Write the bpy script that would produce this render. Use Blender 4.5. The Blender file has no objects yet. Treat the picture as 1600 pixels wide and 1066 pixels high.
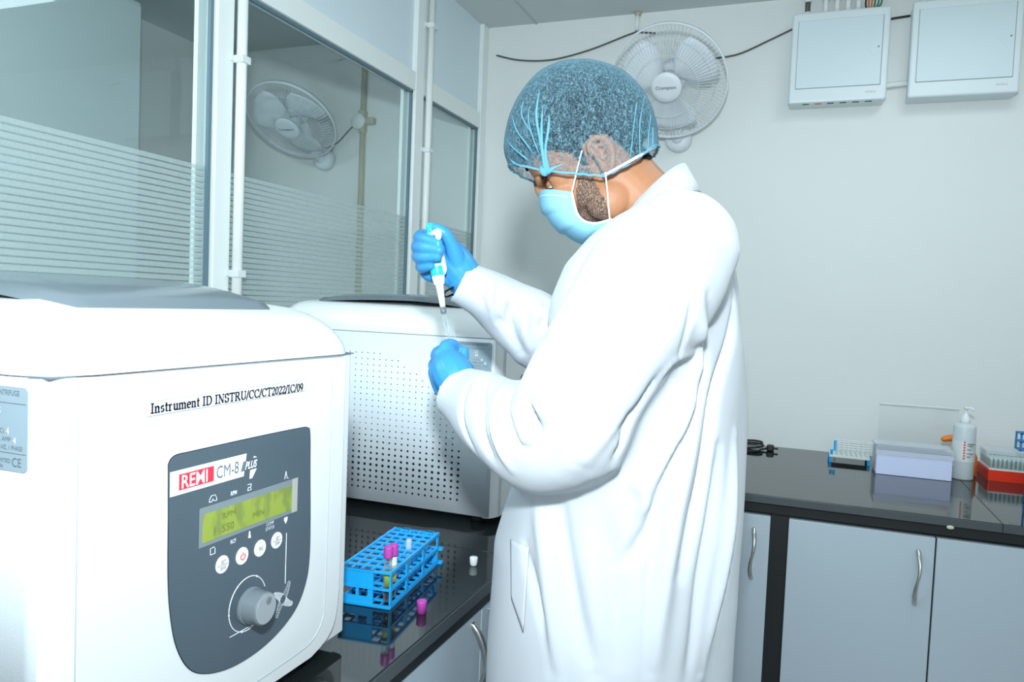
import bpy, bmesh, math, random
import numpy as np
from mathutils import Vector, Matrix
from mathutils.bvhtree import BVHTree
random.seed(7); np.random.seed(7)
S = bpy.context.scene
COL = S.collection
# ------------------------------------------------------------ camera
FPX = 1189.0
CAM = np.array([0, 0, 1.35])
YAW, PIT, ROL = -.3614, -.0488, .04077
cf = np.array([math.cos(PIT)*math.sin(YAW), math.cos(PIT)*math.cos(YAW), math.sin(PIT)])
_r = np.array([math.cos(YAW), -math.sin(YAW), 0]); _u = np.cross(_r, cf)
cr = math.cos(ROL)*_r + math.sin(ROL)*_u; cu = -math.sin(ROL)*_r + math.cos(ROL)*_u
cam = bpy.data.cameras.new('camera'); camo = bpy.data.objects.new('camera', cam); COL.objects.link(camo)
cam.sensor_width = 36; cam.lens = FPX/1600*36; cam.clip_start = .02
M = Matrix.Identity(4)
for i in range(3):
    M[i][0] = cr[i]; M[i][1] = cu[i]; M[i][2] = -cf[i]; M[i][3] = CAM[i]
camo.matrix_world = M
S.camera = camo
# ------------------------------------------------------------ world, lights, exposure
W = bpy.data.worlds.new('world'); S.world = W; W.use_nodes = True
W.node_tree.nodes['Background'].inputs[0].default_value = (.80, .93, 1, 1)
W.node_tree.nodes['Background'].inputs[1].default_value = .95
S.view_settings.view_transform = 'Standard'; S.view_settings.look = 'None'
S.view_settings.gamma = 1; S.view_settings.use_curve_mapping = False
S.view_settings.exposure = 0.0
def area(name, loc, direction, sx, sy, power, color, shape='RECTANGLE'):
    l = bpy.data.lights.new(name, 'AREA'); l.shape = shape; l.size = sx; l.size_y = sy; l.energy = power; l.color = color
    o = bpy.data.objects.new(name, l); COL.objects.link(o); o.location = loc
    o.rotation_euler = Vector(direction).to_track_quat('-Z', 'Y').to_euler()
    return o
LC = (.86, .985, 1.05)
fl = area('camera_flash', (0, -.03, 1.63), tuple(cf+np.array([-.05, 0, .15])), .09, .09, 23, (.86, .985, 1.04), 'DISK')
fl.data.spread = math.radians(150)
area('unseen_overhead_light', (.45, 1.75, 2.49), (0, 0, -1), .5, 1.0, 10, LC)
area('unseen_overhead_light', (.1, -.9, 2.49), (0, 0, -1), .5, 1.2, 5, LC)
area('unseen_overhead_light', (-2.0, .2, 2.49), (0, 0, -1), .3, .9, 32, LC)  # added lamp, out of view, to brighten the room behind the glass
# ------------------------------------------------------------ pixel -> point helpers
def ray(x, y): return cr*(x-800)/FPX - cu*(y-533)/FPX + cf
def P(x, y, Y):
    d = ray(x, y); return CAM + d*Y/d[1]
def PX(x, y, X):
    d = ray(x, y); return CAM + d*X/d[0]
def PP(x, y, p0, n):
    d = ray(x, y); return CAM + d*(np.dot(p0-CAM, n)/np.dot(d, n))
# ------------------------------------------------------------ materials
def mat(name, col, rough=.5, metal=0, spec=.5, bump=0, bscale=50, var=0, vscale=5, trans=0, ior=1.45, coat=0, alpha=1, sheen=0, sss=0):
    m = bpy.data.materials.new(name); m.use_nodes = True
    nt = m.node_tree; b = nt.nodes['Principled BSDF']
    b.inputs['Base Color'].default_value = (*col, 1); b.inputs['Roughness'].default_value = rough
    b.inputs['Metallic'].default_value = metal; b.inputs['Specular IOR Level'].default_value = spec
    b.inputs['Transmission Weight'].default_value = trans; b.inputs['IOR'].default_value = ior
    b.inputs['Coat Weight'].default_value = coat; b.inputs['Alpha'].default_value = alpha
    b.inputs['Sheen Weight'].default_value = sheen
    if sss:
        b.inputs['Subsurface Weight'].default_value = sss; b.inputs['Subsurface Radius'].default_value = (.01, .004, .002)
    if var or bump:
        tc = nt.nodes.new('ShaderNodeTexCoord')
    if var:
        n = nt.nodes.new('ShaderNodeTexNoise'); n.inputs['Scale'].default_value = vscale; n.inputs['Detail'].default_value = 6
        nt.links.new(tc.outputs['Object'], n.inputs['Vector'])
        mx = nt.nodes.new('ShaderNodeMix'); mx.data_type = 'RGBA'
        mx.inputs[6].default_value = (*[c*(1-var) for c in col], 1); mx.inputs[7].default_value = (*[min(1, c*(1+var)) for c in col], 1)
        nt.links.new(n.outputs['Fac'], mx.inputs[0]); nt.links.new(mx.outputs[2], b.inputs['Base Color'])
    if bump:
        n2 = nt.nodes.new('ShaderNodeTexNoise'); n2.inputs['Scale'].default_value = bscale; n2.inputs['Detail'].default_value = 4
        nt.links.new(tc.outputs['Object'], n2.inputs['Vector'])
        bp = nt.nodes.new('ShaderNodeBump'); bp.inputs['Strength'].default_value = bump; bp.inputs['Distance'].default_value = .002
        nt.links.new(n2.outputs['Fac'], bp.inputs['Height']); nt.links.new(bp.outputs[0], b.inputs['Normal'])
    return m
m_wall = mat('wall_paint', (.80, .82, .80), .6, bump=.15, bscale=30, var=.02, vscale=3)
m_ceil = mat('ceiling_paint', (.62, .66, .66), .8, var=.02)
m_floor = mat('floor_tile', (.45, .44, .42), .3, var=.05)
m_alu = mat('painted_aluminium', (.83, .88, .86), .3, spec=.4)
m_panel = mat('laminate_panel', (.70, .80, .85), .45, var=.02, vscale=3)
m_gasket = mat('rubber_gasket', (.12, .19, .23), .5)
m_pvc = mat('pvc_white', (.83, .86, .83), .35)
m_pvcd = mat('pvc_grey_clip', (.75, .8, .8), .4)
m_black = mat('black_matte', (.010, .012, .013), .45)
m_lam = mat('cabinet_laminate', (.45, .52, .575), .35, var=.015, vscale=2)
m_steel = mat('brushed_steel', (.60, .58, .55), .25, metal=1)
m_white = mat('gloss_white_enamel', (.76, .78, .78), .28, spec=.5)
m_white2 = mat('side_panel_enamel', (.70, .755, .79), .45, bump=.1, bscale=400)
m_grey = mat('grey_plastic', (.072, .10, .125), .35, bump=.08, bscale=300)
m_window = mat('lid_window_grey', (.16, .20, .225), .18)
m_knob = mat('knob_grey', (.16, .19, .21), .35)
m_knobf = mat('knob_face', (.32, .35, .37), .3)
m_red = mat('print_red', (.80, .03, .06), .5)
m_pwhite = mat('print_white', (.85, .88, .9), .5)
m_pgrey = mat('print_grey', (.14, .17, .20), .5)
m_ink = mat('print_black', (.02, .02, .035), .5)
m_inkf = mat('print_faded', (.13, .15, .17), .5)
m_paper = mat('paper_label', (.82, .82, .84), .5)
m_plate = mat('aluminium_plate', (.29, .375, .43), .4)
m_rubber = mat('black_rubber', (.015, .015, .017), .6)
m_blue = mat('blue_plastic', (.015, .42, .90), .35, sss=.0)
m_blued = mat('dark_blue_plastic', (.01, .22, .55), .35)
m_purple = mat('purple_cap', (.52, .07, .42), .35)
m_wcap = mat('white_cap', (.75, .80, .76), .4)
m_glass = mat('clear_glass', (.9, .97, .97), .04, trans=1, ior=1.25)
m_milky = mat('milky_plastic', (.80, .86, .92), .35, alpha=.45)
m_yel = mat('serum_yellow', (.85, .48, .02), .3)
m_grn = mat('serum_green', (.34, .42, .03), .3)
m_blood = mat('dark_blood', (.015, .005, .008), .2)
m_fan = mat('fan_white_plastic', (.80, .84, .87), .4)
m_blade = mat('fan_blade', (.76, .81, .85), .4)
m_db = mat('board_enamel', (.76, .83, .85), .35)
m_dbd = mat('board_door', (.70, .80, .83), .4)
m_cable = mat('cable_grey', (.10, .10, .10), .5)
m_cord = mat('black_cord', (.012, .012, .012), .5)
m_yell = mat('aged_pvc', (.50, .47, .34), .5)
m_green = mat('green_wire', (.01, .20, .10), .5)
m_orange = mat('orange_wire', (.75, .16, .02), .5)
m_skin = mat('skin', (.36, .165, .085), .5, spec=.3, sss=.06, var=.08, vscale=25, bump=.1, bscale=200)
m_coat = mat('white_cotton', (.60, .63, .67), .8, spec=.15, bump=.12, bscale=60, sheen=.1)
m_glove = mat('nitrile_blue', (.05, .30, .66), .38, spec=.4, bump=.25, bscale=70)
m_mask = mat('mask_blue', (.24, .50, .64), .75, spec=.1, bump=.1, bscale=500)
m_maskt = mat('mask_trim', (.72, .86, .92), .7, spec=.1)
m_elastic = mat('white_elastic', (.80, .86, .88), .6)
m_brow = mat('brow_hair', (.015, .012, .012), .7)
m_eye = mat('eye_white', (.45, .47, .5), .15)
m_iris = mat('iris_dark', (.03, .03, .04), .1)
m_trouser = mat('trouser_cloth', (.03, .035, .05), .8)
m_shoe = mat('shoe_leather', (.02, .018, .016), .4)
m_teal = mat('teal_plastic', (.02, .55, .50), .35)
m_pip = mat('pipette_white', (.84, .87, .84), .3)
m_ring = mat('grey_ring', (.14, .18, .2), .3)
m_boxl = mat('lavender_box', (.66, .71, .95), .5)
m_redp = mat('red_tray', (.78, .03, .005), .4)
m_orangep = mat('orange_bottle', (.85, .20, .01), .35)
m_tipw = mat('tip_plastic', (.55, .66, .66), .4)
def mat_granite(name, rough, base=(.010, .013, .014), sp=.055):
    m = mat(name, base, rough, spec=.75)
    nt = m.node_tree; b = nt.nodes['Principled BSDF']
    tc = nt.nodes.new('ShaderNodeTexCoord'); v = nt.nodes.new('ShaderNodeTexVoronoi'); v.inputs['Scale'].default_value = 420
    nt.links.new(tc.outputs['Object'], v.inputs['Vector'])
    r = nt.nodes.new('ShaderNodeValToRGB'); r.color_ramp.elements[0].position = 0; r.color_ramp.elements[0].color = (sp, sp*1.15, sp*1.15, 1)
    r.color_ramp.elements[1].position = .28; r.color_ramp.elements[1].color = (*base, 1)
    nt.links.new(v.outputs['Distance'], r.inputs[0]); nt.links.new(r.outputs[0], b.inputs['Base Color'])
    return m
m_gran = mat_granite('polished_black_granite', .06)
m_gedge = mat_granite('honed_granite_edge', .45, (.045, .058, .064), .12)
def mat_lcd():
    m = mat('lcd_green', (.34, .43, .04), .2)
    nt = m.node_tree; b = nt.nodes['Principled BSDF']
    tc = nt.nodes.new('ShaderNodeTexCoord'); n = nt.nodes.new('ShaderNodeTexNoise'); n.inputs['Scale'].default_value = 60
    mp = nt.nodes.new('ShaderNodeMapping'); mp.inputs['Scale'].default_value = (1, 1, .5)
    nt.links.new(tc.outputs['Object'], mp.inputs[0]); nt.links.new(mp.outputs[0], n.inputs['Vector'])
    r = nt.nodes.new('ShaderNodeValToRGB'); r.color_ramp.elements[0].position = .38; r.color_ramp.elements[0].color = (.20, .26, .05, 1)
    r.color_ramp.elements[1].position = .55; r.color_ramp.elements[1].color = (.29, .36, .045, 1)
    nt.links.new(n.outputs['Fac'], r.inputs[0]); nt.links.new(r.outputs[0], b.inputs['Base Color'])
    return m
m_lcd = mat_lcd()
def mat_pane():
    m = bpy.data.materials.new('tinted_pane'); m.use_nodes = True; nt = m.node_tree; nt.nodes.clear()
    out = nt.nodes.new('ShaderNodeOutputMaterial'); tr = nt.nodes.new('ShaderNodeBsdfTransparent'); tr.inputs[0].default_value = (.92, .955, .955, 1)
    gl = nt.nodes.new('ShaderNodeBsdfGlossy'); gl.inputs['Roughness'].default_value = .0; gl.inputs[0].default_value = (.9, .97, 1, 1)
    lw = nt.nodes.new('ShaderNodeLayerWeight'); lw.inputs[0].default_value = .5
    pw = nt.nodes.new('ShaderNodeMath'); pw.operation = 'POWER'; pw.inputs[1].default_value = 4; nt.links.new(lw.outputs['Facing'], pw.inputs[0])
    ma = nt.nodes.new('ShaderNodeMath'); ma.operation = 'MULTIPLY_ADD'; ma.inputs[1].default_value = .5; ma.inputs[2].default_value = .04; nt.links.new(pw.outputs[0], ma.inputs[0])
    mx = nt.nodes.new('ShaderNodeMixShader'); nt.links.new(ma.outputs[0], mx.inputs[0]); nt.links.new(tr.outputs[0], mx.inputs[1]); nt.links.new(gl.outputs[0], mx.inputs[2])
    nt.links.new(mx.outputs[0], out.inputs[0]); return m
m_pane = mat_pane()
def mat_film():
    # frosted film: translucent bands with thin clear gaps, pitch 13.5 mm
    m = bpy.data.materials.new('frosted_film'); m.use_nodes = True; nt = m.node_tree; nt.nodes.clear()
    out = nt.nodes.new('ShaderNodeOutputMaterial'); tr = nt.nodes.new('ShaderNodeBsdfTransparent'); tr.inputs[0].default_value = (.97, .98, .98, 1)
    d = nt.nodes.new('ShaderNodeBsdfDiffuse'); d.inputs[0].default_value = (.50, .60, .60, 1)
    mx = nt.nodes.new('ShaderNodeMixShader')
    tc = nt.nodes.new('ShaderNodeTexCoord'); sp = nt.nodes.new('ShaderNodeSeparateXYZ'); nt.links.new(tc.outputs['Object'], sp.inputs[0])
    def mth(op, a, b):
        n = nt.nodes.new('ShaderNodeMath'); n.operation = op
        if isinstance(a, (int, float)): n.inputs[0].default_value = a
        else: nt.links.new(a, n.inputs[0])
        if isinstance(b, (int, float)): n.inputs[1].default_value = b
        else: nt.links.new(b, n.inputs[1])
        return n.outputs[0]
    z = mth('DIVIDE', sp.outputs['Z'], .0137)
    fr = mth('FRACT', z, 0); g = mth('GREATER_THAN', fr, .24)
    ns = nt.nodes.new('ShaderNodeTexNoise'); ns.inputs['Scale'].default_value = 300; nt.links.new(tc.outputs['Object'], ns.inputs['Vector'])
    k = mth('MULTIPLY', g, mth('ADD', mth('MULTIPLY', ns.outputs['Fac'], .25), .50))
    nt.links.new(k, mx.inputs[0]); nt.links.new(tr.outputs[0], mx.inputs[1]); nt.links.new(d.outputs[0], mx.inputs[2]); nt.links.new(mx.outputs[0], out.inputs[0])
    return m
m_film = mat_film()
def mat_clear():
    m = bpy.data.materials.new('clear_acrylic'); m.use_nodes = True; nt = m.node_tree; nt.nodes.clear()
    out = nt.nodes.new('ShaderNodeOutputMaterial'); tr = nt.nodes.new('ShaderNodeBsdfTransparent'); tr.inputs[0].default_value = (.985, .99, .99, 1)
    gl = nt.nodes.new('ShaderNodeBsdfGlossy'); gl.inputs['Roughness'].default_value = .1
    mx = nt.nodes.new('ShaderNodeMixShader'); mx.inputs[0].default_value = .025; nt.links.new(tr.outputs[0], mx.inputs[1]); nt.links.new(gl.outputs[0], mx.inputs[2])
    nt.links.new(mx.outputs[0], out.inputs[0]); return m
m_clear = mat_clear()
def mat_tube():
    m = bpy.data.materials.new('tube_plastic'); m.use_nodes = True; nt = m.node_tree; nt.nodes.clear()
    out = nt.nodes.new('ShaderNodeOutputMaterial'); tr = nt.nodes.new('ShaderNodeBsdfTransparent'); tr.inputs[0].default_value = (.9, .95, .96, 1)
    gl = nt.nodes.new('ShaderNodeBsdfPrincipled'); gl.inputs['Base Color'].default_value = (.75, .85, .88, 1); gl.inputs['Roughness'].default_value = .15
    lw = nt.nodes.new('ShaderNodeLayerWeight'); lw.inputs[0].default_value = .2
    mx = nt.nodes.new('ShaderNodeMixShader'); nt.links.new(lw.outputs['Facing'], mx.inputs[0]); nt.links.new(tr.outputs[0], mx.inputs[1]); nt.links.new(gl.outputs[0], mx.inputs[2])
    nt.links.new(mx.outputs[0], out.inputs[0]); return m
m_tube = mat_tube()
def mat_cap():
    m = bpy.data.materials.new('bouffant_fibre'); m.use_nodes = True; nt = m.node_tree; nt.nodes.clear()
    out = nt.nodes.new('ShaderNodeOutputMaterial'); tr = nt.nodes.new('ShaderNodeBsdfTransparent')
    d = nt.nodes.new('ShaderNodeBsdfDiffuse'); tl = nt.nodes.new('ShaderNodeBsdfTranslucent')
    d.inputs[0].default_value = (.19, .35, .43, 1); tl.inputs[0].default_value = (.19, .35, .43, 1)
    m2 = nt.nodes.new('ShaderNodeMixShader'); m2.inputs[0].default_value = .25
    nt.links.new(d.outputs[0], m2.inputs[1]); nt.links.new(tl.outputs[0], m2.inputs[2])
    mx = nt.nodes.new('ShaderNodeMixShader'); tc = nt.nodes.new('ShaderNodeTexCoord')
    facs = []
    for sc, st in ((420, (1, .2, .5)), (520, (.25, 1, 1)), (380, (1, 1, .2))):
        mp = nt.nodes.new('ShaderNodeMapping'); mp.inputs['Scale'].default_value = st; mp.inputs['Rotation'].default_value = (st[0], st[1]*2, st[2])
        nt.links.new(tc.outputs['Object'], mp.inputs[0])
        n = nt.nodes.new('ShaderNodeTexNoise'); n.inputs['Scale'].default_value = sc; n.inputs['Detail'].default_value = 2; n.inputs['Distortion'].default_value = 1.5
        nt.links.new(mp.outputs[0], n.inputs['Vector'])
        r = nt.nodes.new('ShaderNodeValToRGB'); r.color_ramp.elements[0].position = .50; r.color_ramp.elements[1].position = .62
        nt.links.new(n.outputs['Fac'], r.inputs[0]); facs.append(r.outputs[0])
    a = nt.nodes.new('ShaderNodeMath'); a.operation = 'ADD'; nt.links.new(facs[0], a.inputs[0]); nt.links.new(facs[1], a.inputs[1])
    a2 = nt.nodes.new('ShaderNodeMath'); a2.operation = 'ADD'; nt.links.new(a.outputs[0], a2.inputs[0]); nt.links.new(facs[2], a2.inputs[1])
    lw = nt.nodes.new('ShaderNodeLayerWeight'); lw.inputs[0].default_value = .25
    a3 = nt.nodes.new('ShaderNodeMath'); a3.operation = 'MULTIPLY_ADD'; a3.inputs[1].default_value = .28; a3.use_clamp = True
    nt.links.new(a2.outputs[0], a3.inputs[0])
    a4 = nt.nodes.new('ShaderNodeMath'); a4.operation = 'MULTIPLY_ADD'; a4.inputs[1].default_value = .85; a4.inputs[2].default_value = .06
    nt.links.new(lw.outputs['Facing'], a4.inputs[0]); nt.links.new(a4.outputs[0], a3.inputs[2])
    nt.links.new(a3.outputs[0], mx.inputs[0]); nt.links.new(tr.outputs[0], mx.inputs[1]); nt.links.new(m2.outputs[0], mx.inputs[2])
    nt.links.new(mx.outputs[0], out.inputs[0]); return m
m_cap = mat_cap()
m_capb = mat('cap_band', (.16, .44, .60), .7, spec=.1, alpha=.62)
def mat_beard(name, c0, c1, scale, hole, st=(1, 1, .3), p0=.4, p1=.66):
    m = mat(name, (.08, .05, .04), .8, spec=.1)
    nt = m.node_tree; b = nt.nodes['Principled BSDF']; tc = nt.nodes.new('ShaderNodeTexCoord')
    mp = nt.nodes.new('ShaderNodeMapping'); mp.inputs['Scale'].default_value = st; mp.inputs['Rotation'].default_value = (0, .2, 0)
    nt.links.new(tc.outputs['Object'], mp.inputs[0])
    n = nt.nodes.new('ShaderNodeTexNoise'); n.inputs['Scale'].default_value = scale; n.inputs['Detail'].default_value = 2
    nt.links.new(mp.outputs[0], n.inputs['Vector'])
    if hole:
        n3 = nt.nodes.new('ShaderNodeTexNoise'); n3.inputs['Scale'].default_value = scale*.8; nt.links.new(mp.outputs[0], n3.inputs['Vector'])
        g3 = nt.nodes.new('ShaderNodeMath'); g3.operation = 'GREATER_THAN'; g3.inputs[1].default_value = hole; nt.links.new(n3.outputs['Fac'], g3.inputs[0]); nt.links.new(g3.outputs[0], b.inputs['Alpha'])
    r = nt.nodes.new('ShaderNodeValToRGB'); r.color_ramp.elements[0].position = p0; r.color_ramp.elements[0].color = c0
    r.color_ramp.elements[1].position = p1; r.color_ramp.elements[1].color = c1
    nt.links.new(n.outputs['Fac'], r.inputs[0]); nt.links.new(r.outputs[0], b.inputs['Base Color'])
    bp = nt.nodes.new('ShaderNodeBump'); bp.inputs['Distance'].default_value = .002; nt.links.new(n.outputs['Fac'], bp.inputs['Height']); nt.links.new(bp.outputs[0], b.inputs['Normal'])
    return m
m_beard = mat_beard('beard_hair', (.055, .040, .034, 1), (.34, .23, .175, 1), 850, .40)
m_hair = mat_beard('black_hair', (.008, .008, .010, 1), (.20, .22, .24, 1), 330, .0, (1, .25, .6), .62, .78)  # pale grey streaks put the sheen of the hair into its colour
# ------------------------------------------------------------ object helpers
def tag(o, label=None, cat=None, group=None, kind=None):
    if label: o['label'] = label
    if cat: o['category'] = cat
    if group: o['group'] = group
    if kind: o['kind'] = kind
    return o
def thing(name, loc, label, cat, group=None):
    o = bpy.data.objects.new(name, None); COL.objects.link(o); o.location = loc; o.empty_display_size = .05
    return tag(o, label, cat, group)
def world_loc(o):
    v = Vector(o.location)
    return v
def link(o, parent=None):
    COL.objects.link(o)
    if parent is not None:
        o.parent = parent
        root = parent
        while root.parent: root = root.parent
        if root.type == 'EMPTY' and parent is root:
            o.matrix_parent_inverse = Matrix.Translation(-root.location)
    return o
def obj(name, me, m=None, parent=None, smooth=False):
    if isinstance(me, bmesh.types.BMesh):
        bm = me; me = bpy.data.meshes.new(name); bmesh.ops.recalc_face_normals(bm, faces=bm.faces[:]); bm.to_mesh(me); bm.free()
    o = bpy.data.objects.new(name, me)
    if m is not None: me.materials.clear(); me.materials.append(m)
    if smooth:
        for p in me.polygons: p.use_smooth = True
    return link(o, parent)
def bx(bm, x0, x1, y0, y1, z0, z1, bev=0, seg=2):
    r = bmesh.ops.create_cube(bm, size=1)['verts']
    for v in r: v.co = Vector(((x0+x1)/2+v.co.x*(x1-x0), (y0+y1)/2+v.co.y*(y1-y0), (z0+z1)/2+v.co.z*(z1-z0)))
    if bev:
        es = list({e for v in r for e in v.link_edges})
        bmesh.ops.bevel(bm, geom=es, offset=bev, segments=seg, affect='EDGES', profile=.5)
    return bm
def box(x0, x1, y0, y1, z0, z1, bev=0, seg=2): return bx(bmesh.new(), x0, x1, y0, y1, z0, z1, bev, seg)
def frame_of(d):
    d = np.array(d, float); d /= np.linalg.norm(d)
    a = np.array([0, 0, 1.]) if abs(d[2]) < .9 else np.array([1., 0, 0])
    s = np.cross(a, d); s /= np.linalg.norm(s); return s, np.cross(d, s), d
def resample(pts, rad, k):
    pts = np.array(pts, float); rad = np.array(rad, float)
    if len(pts) < 3 or k <= 1: return pts, rad
    out = []; ro = []
    n = len(pts)
    for i in range(n-1):
        p0 = pts[max(i-1, 0)]; p1 = pts[i]; p2 = pts[i+1]; p3 = pts[min(i+2, n-1)]
        r0 = rad[max(i-1, 0)]; r1 = rad[i]; r2 = rad[i+1]; r3 = rad[min(i+2, n-1)]
        for j in range(k):
            t = j/k
            f = lambda a, b, c, d: .5*((2*b)+(-a+c)*t+(2*a-5*b+4*c-d)*t*t+(-a+3*b-3*c+d)*t**3)
            out.append(f(p0, p1, p2, p3)); ro.append(f(r0, r1, r2, r3))
    out.append(pts[-1]); ro.append(rad[-1])
    return np.array(out), np.array(ro)
def tube(bm, pts, rad, seg=8, k=1, caps='flat', squash=1.0, sdir=None):
    """tube along points; radius scalar or list; caps flat / round / none"""
    pts = [np.array(p, float) for p in pts]
    if np.isscalar(rad): rad = [rad]*len(pts)
    pts, rad = resample(pts, rad, k)
    if caps == 'round':
        d0 = pts[0]-pts[1]; d0 /= np.linalg.norm(d0); d1 = pts[-1]-pts[-2]; d1 /= np.linalg.norm(d1)
        pre = [(pts[0]+d0*rad[0]*math.sin(a), rad[0]*max(math.cos(a), .08)) for a in (1.5, 1.2, .8, .4)]
        post = [(pts[-1]+d1*rad[-1]*math.sin(a), rad[-1]*max(math.cos(a), .08)) for a in (.4, .8, 1.2, 1.5)]
        pts = np.array([p for p, _ in pre]+list(pts)+[p for p, _ in post]); rad = np.array([r for _, r in pre]+list(rad)+[r for _, r in post])
    n = len(pts); T = np.gradient(pts, axis=0)
    s, u, _ = frame_of(T[0])
    if sdir is not None: s = np.array(sdir, float)
    rings = []
    for i in range(n):
        t = T[i]/np.linalg.norm(T[i]); s = s-t*np.dot(s, t); s /= np.linalg.norm(s); u = np.cross(t, s)
        rings.append([bm.verts.new(pts[i]+rad[i]*(math.cos(2*math.pi*j/seg)*s*squash+math.sin(2*math.pi*j/seg)*u)) for j in range(seg)])
    for a, b in zip(rings, rings[1:]):
        for j in range(seg): bm.faces.new((a[j], a[(j+1) % seg], b[(j+1) % seg], b[j]))
    if caps != 'none':
        bm.faces.new(rings[0][::-1]); bm.faces.new(rings[-1])
    return bm
def tubeM(pts, rad, **k): return tube(bmesh.new(), pts, rad, **k)
def lathe(bm, base, axis, prof, seg=24, cap=True):
    """prof = [(radius, height)] along axis from base"""
    s, u, d = frame_of(axis); base = np.array(base, float); rings = []
    for r, h in prof:
        rings.append([bm.verts.new(base+d*h+max(r, 1e-5)*(math.cos(2*math.pi*j/seg)*s+math.sin(2*math.pi*j/seg)*u)) for j in range(seg)])
    for a, b in zip(rings, rings[1:]):
        for j in range(seg): bm.faces.new((a[j], a[(j+1) % seg], b[(j+1) % seg], b[j]))
    if cap: bm.faces.new(rings[0][::-1]); bm.faces.new(rings[-1])
    return bm
def latheM(*a, **k): return lathe(bmesh.new(), *a, **k)
def loft(bm, rings, cap=True):
    R = [[bm.verts.new(p) for p in r] for r in rings]; n = len(R[0])
    for a, b in zip(R, R[1:]):
        for j in range(n): bm.faces.new((a[j], a[(j+1) % n], b[(j+1) % n], b[j]))
    if cap: bm.faces.new(R[0][::-1]); bm.faces.new(R[-1])
    return bm
def ellipsoid(bm, c, ax, sc, seg=20):
    """ax = 3 unit vectors, sc = radii"""
    r = bmesh.ops.create_uvsphere(bm, u_segments=seg, v_segments=seg//2+2, radius=1)['verts']
    c = np.array(c, float)
    for v in r: v.co = Vector(c+ax[0]*v.co.x*sc[0]+ax[1]*v.co.y*sc[1]+ax[2]*v.co.z*sc[2])
    return bm
def prism(bm, pts, d):
    """extrude polygon (3D points) by vector d"""
    d = Vector(d); a = [bm.verts.new(Vector(p)) for p in pts]; b = [bm.verts.new(Vector(p)+d) for p in pts]
    bm.faces.new(a[::-1]); bm.faces.new(b); n = len(a)
    for i in range(n): bm.faces.new((a[i], a[(i+1) % n], b[(i+1) % n], b[i]))
    return bm
def text(name, s, origin, xdir, ydir, size, m, parent, align='LEFT', offset=0, width=1.0, shear=0, ext=.0002):
    c = bpy.data.curves.new(name, 'FONT'); c.body = s; c.size = 1; c.align_x = align; c.align_y = 'BOTTOM_BASELINE' if False else 'TOP_BASELINE'
    c.offset = offset; c.extrude = 0; c.shear = shear; c.resolution_u = 3
    t = bpy.data.objects.new(name, c); COL.objects.link(t)
    bpy.context.view_layer.update()
    me = bpy.data.meshes.new_from_object(t.evaluated_get(bpy.context.evaluated_depsgraph_get()))
    bpy.data.objects.remove(t)
    x = Vector(xdir).normalized(); y = Vector(ydir).normalized(); n = x.cross(y); o = Vector(origin)
    for v in me.vertices: v.co = o + x*v.co.x*size*width + y*v.co.y*size + n*ext
    return obj(name, me, m, parent)
def voxel(name, bm, vox, smooth, m=None, parent=None, factor=.5):
    me = bpy.data.meshes.new(name+'_raw'); bmesh.ops.recalc_face_normals(bm, faces=bm.faces[:]); bm.to_mesh(me); bm.free()
    o = bpy.data.objects.new(name+'_raw', me); COL.objects.link(o)
    r = o.modifiers.new('r', 'REMESH'); r.mode = 'VOXEL'; r.voxel_size = vox
    if smooth:
        s = o.modifiers.new('s', 'SMOOTH'); s.factor = factor; s.iterations = smooth
    bpy.context.view_layer.update()
    res = bpy.data.meshes.new_from_object(o.evaluated_get(bpy.context.evaluated_depsgraph_get()))
    bpy.data.objects.remove(o); bpy.data.meshes.remove(me)
    for p in res.polygons: p.use_smooth = True
    return res
def ncopy(o, dv=(0, 0, 0), parent=None):
    c = o.copy(); COL.objects.link(c)
    if parent is not None:
        mpi = o.matrix_parent_inverse.copy(); c.parent = parent; c.matrix_parent_inverse = mpi
    else: c.location = o.location + Vector(dv)
    for ch in list(o.children): ncopy(ch, parent=c)
    return c
# ============================================================ ROOM
def struct(name, bm, m):
    o = obj(name, bm, m); o['kind'] = 'structure'; return o
struct('floor', box(-2.85, 1.7, -2.2, 3.14, -.1, 0), m_floor)
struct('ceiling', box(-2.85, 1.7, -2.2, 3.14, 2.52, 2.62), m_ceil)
struct('wall_back', box(-2.85, 1.7, 3.04, 3.14, 0, 2.52), m_wall)
struct('wall_right', box(1.6, 1.7, -2.2, 3.04, 0, 2.52), m_wall)
struct('wall_left', box(-2.85, -2.75, -2.2, 3.04, 0, 2.52), m_wall)
# ceiling board joint
struct('trim_1', box(-1.10, -1.094, -2.2, 3.04, 2.516, 2.5199), mat('ceiling_joint', (.5, .54, .54), .8))
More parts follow.
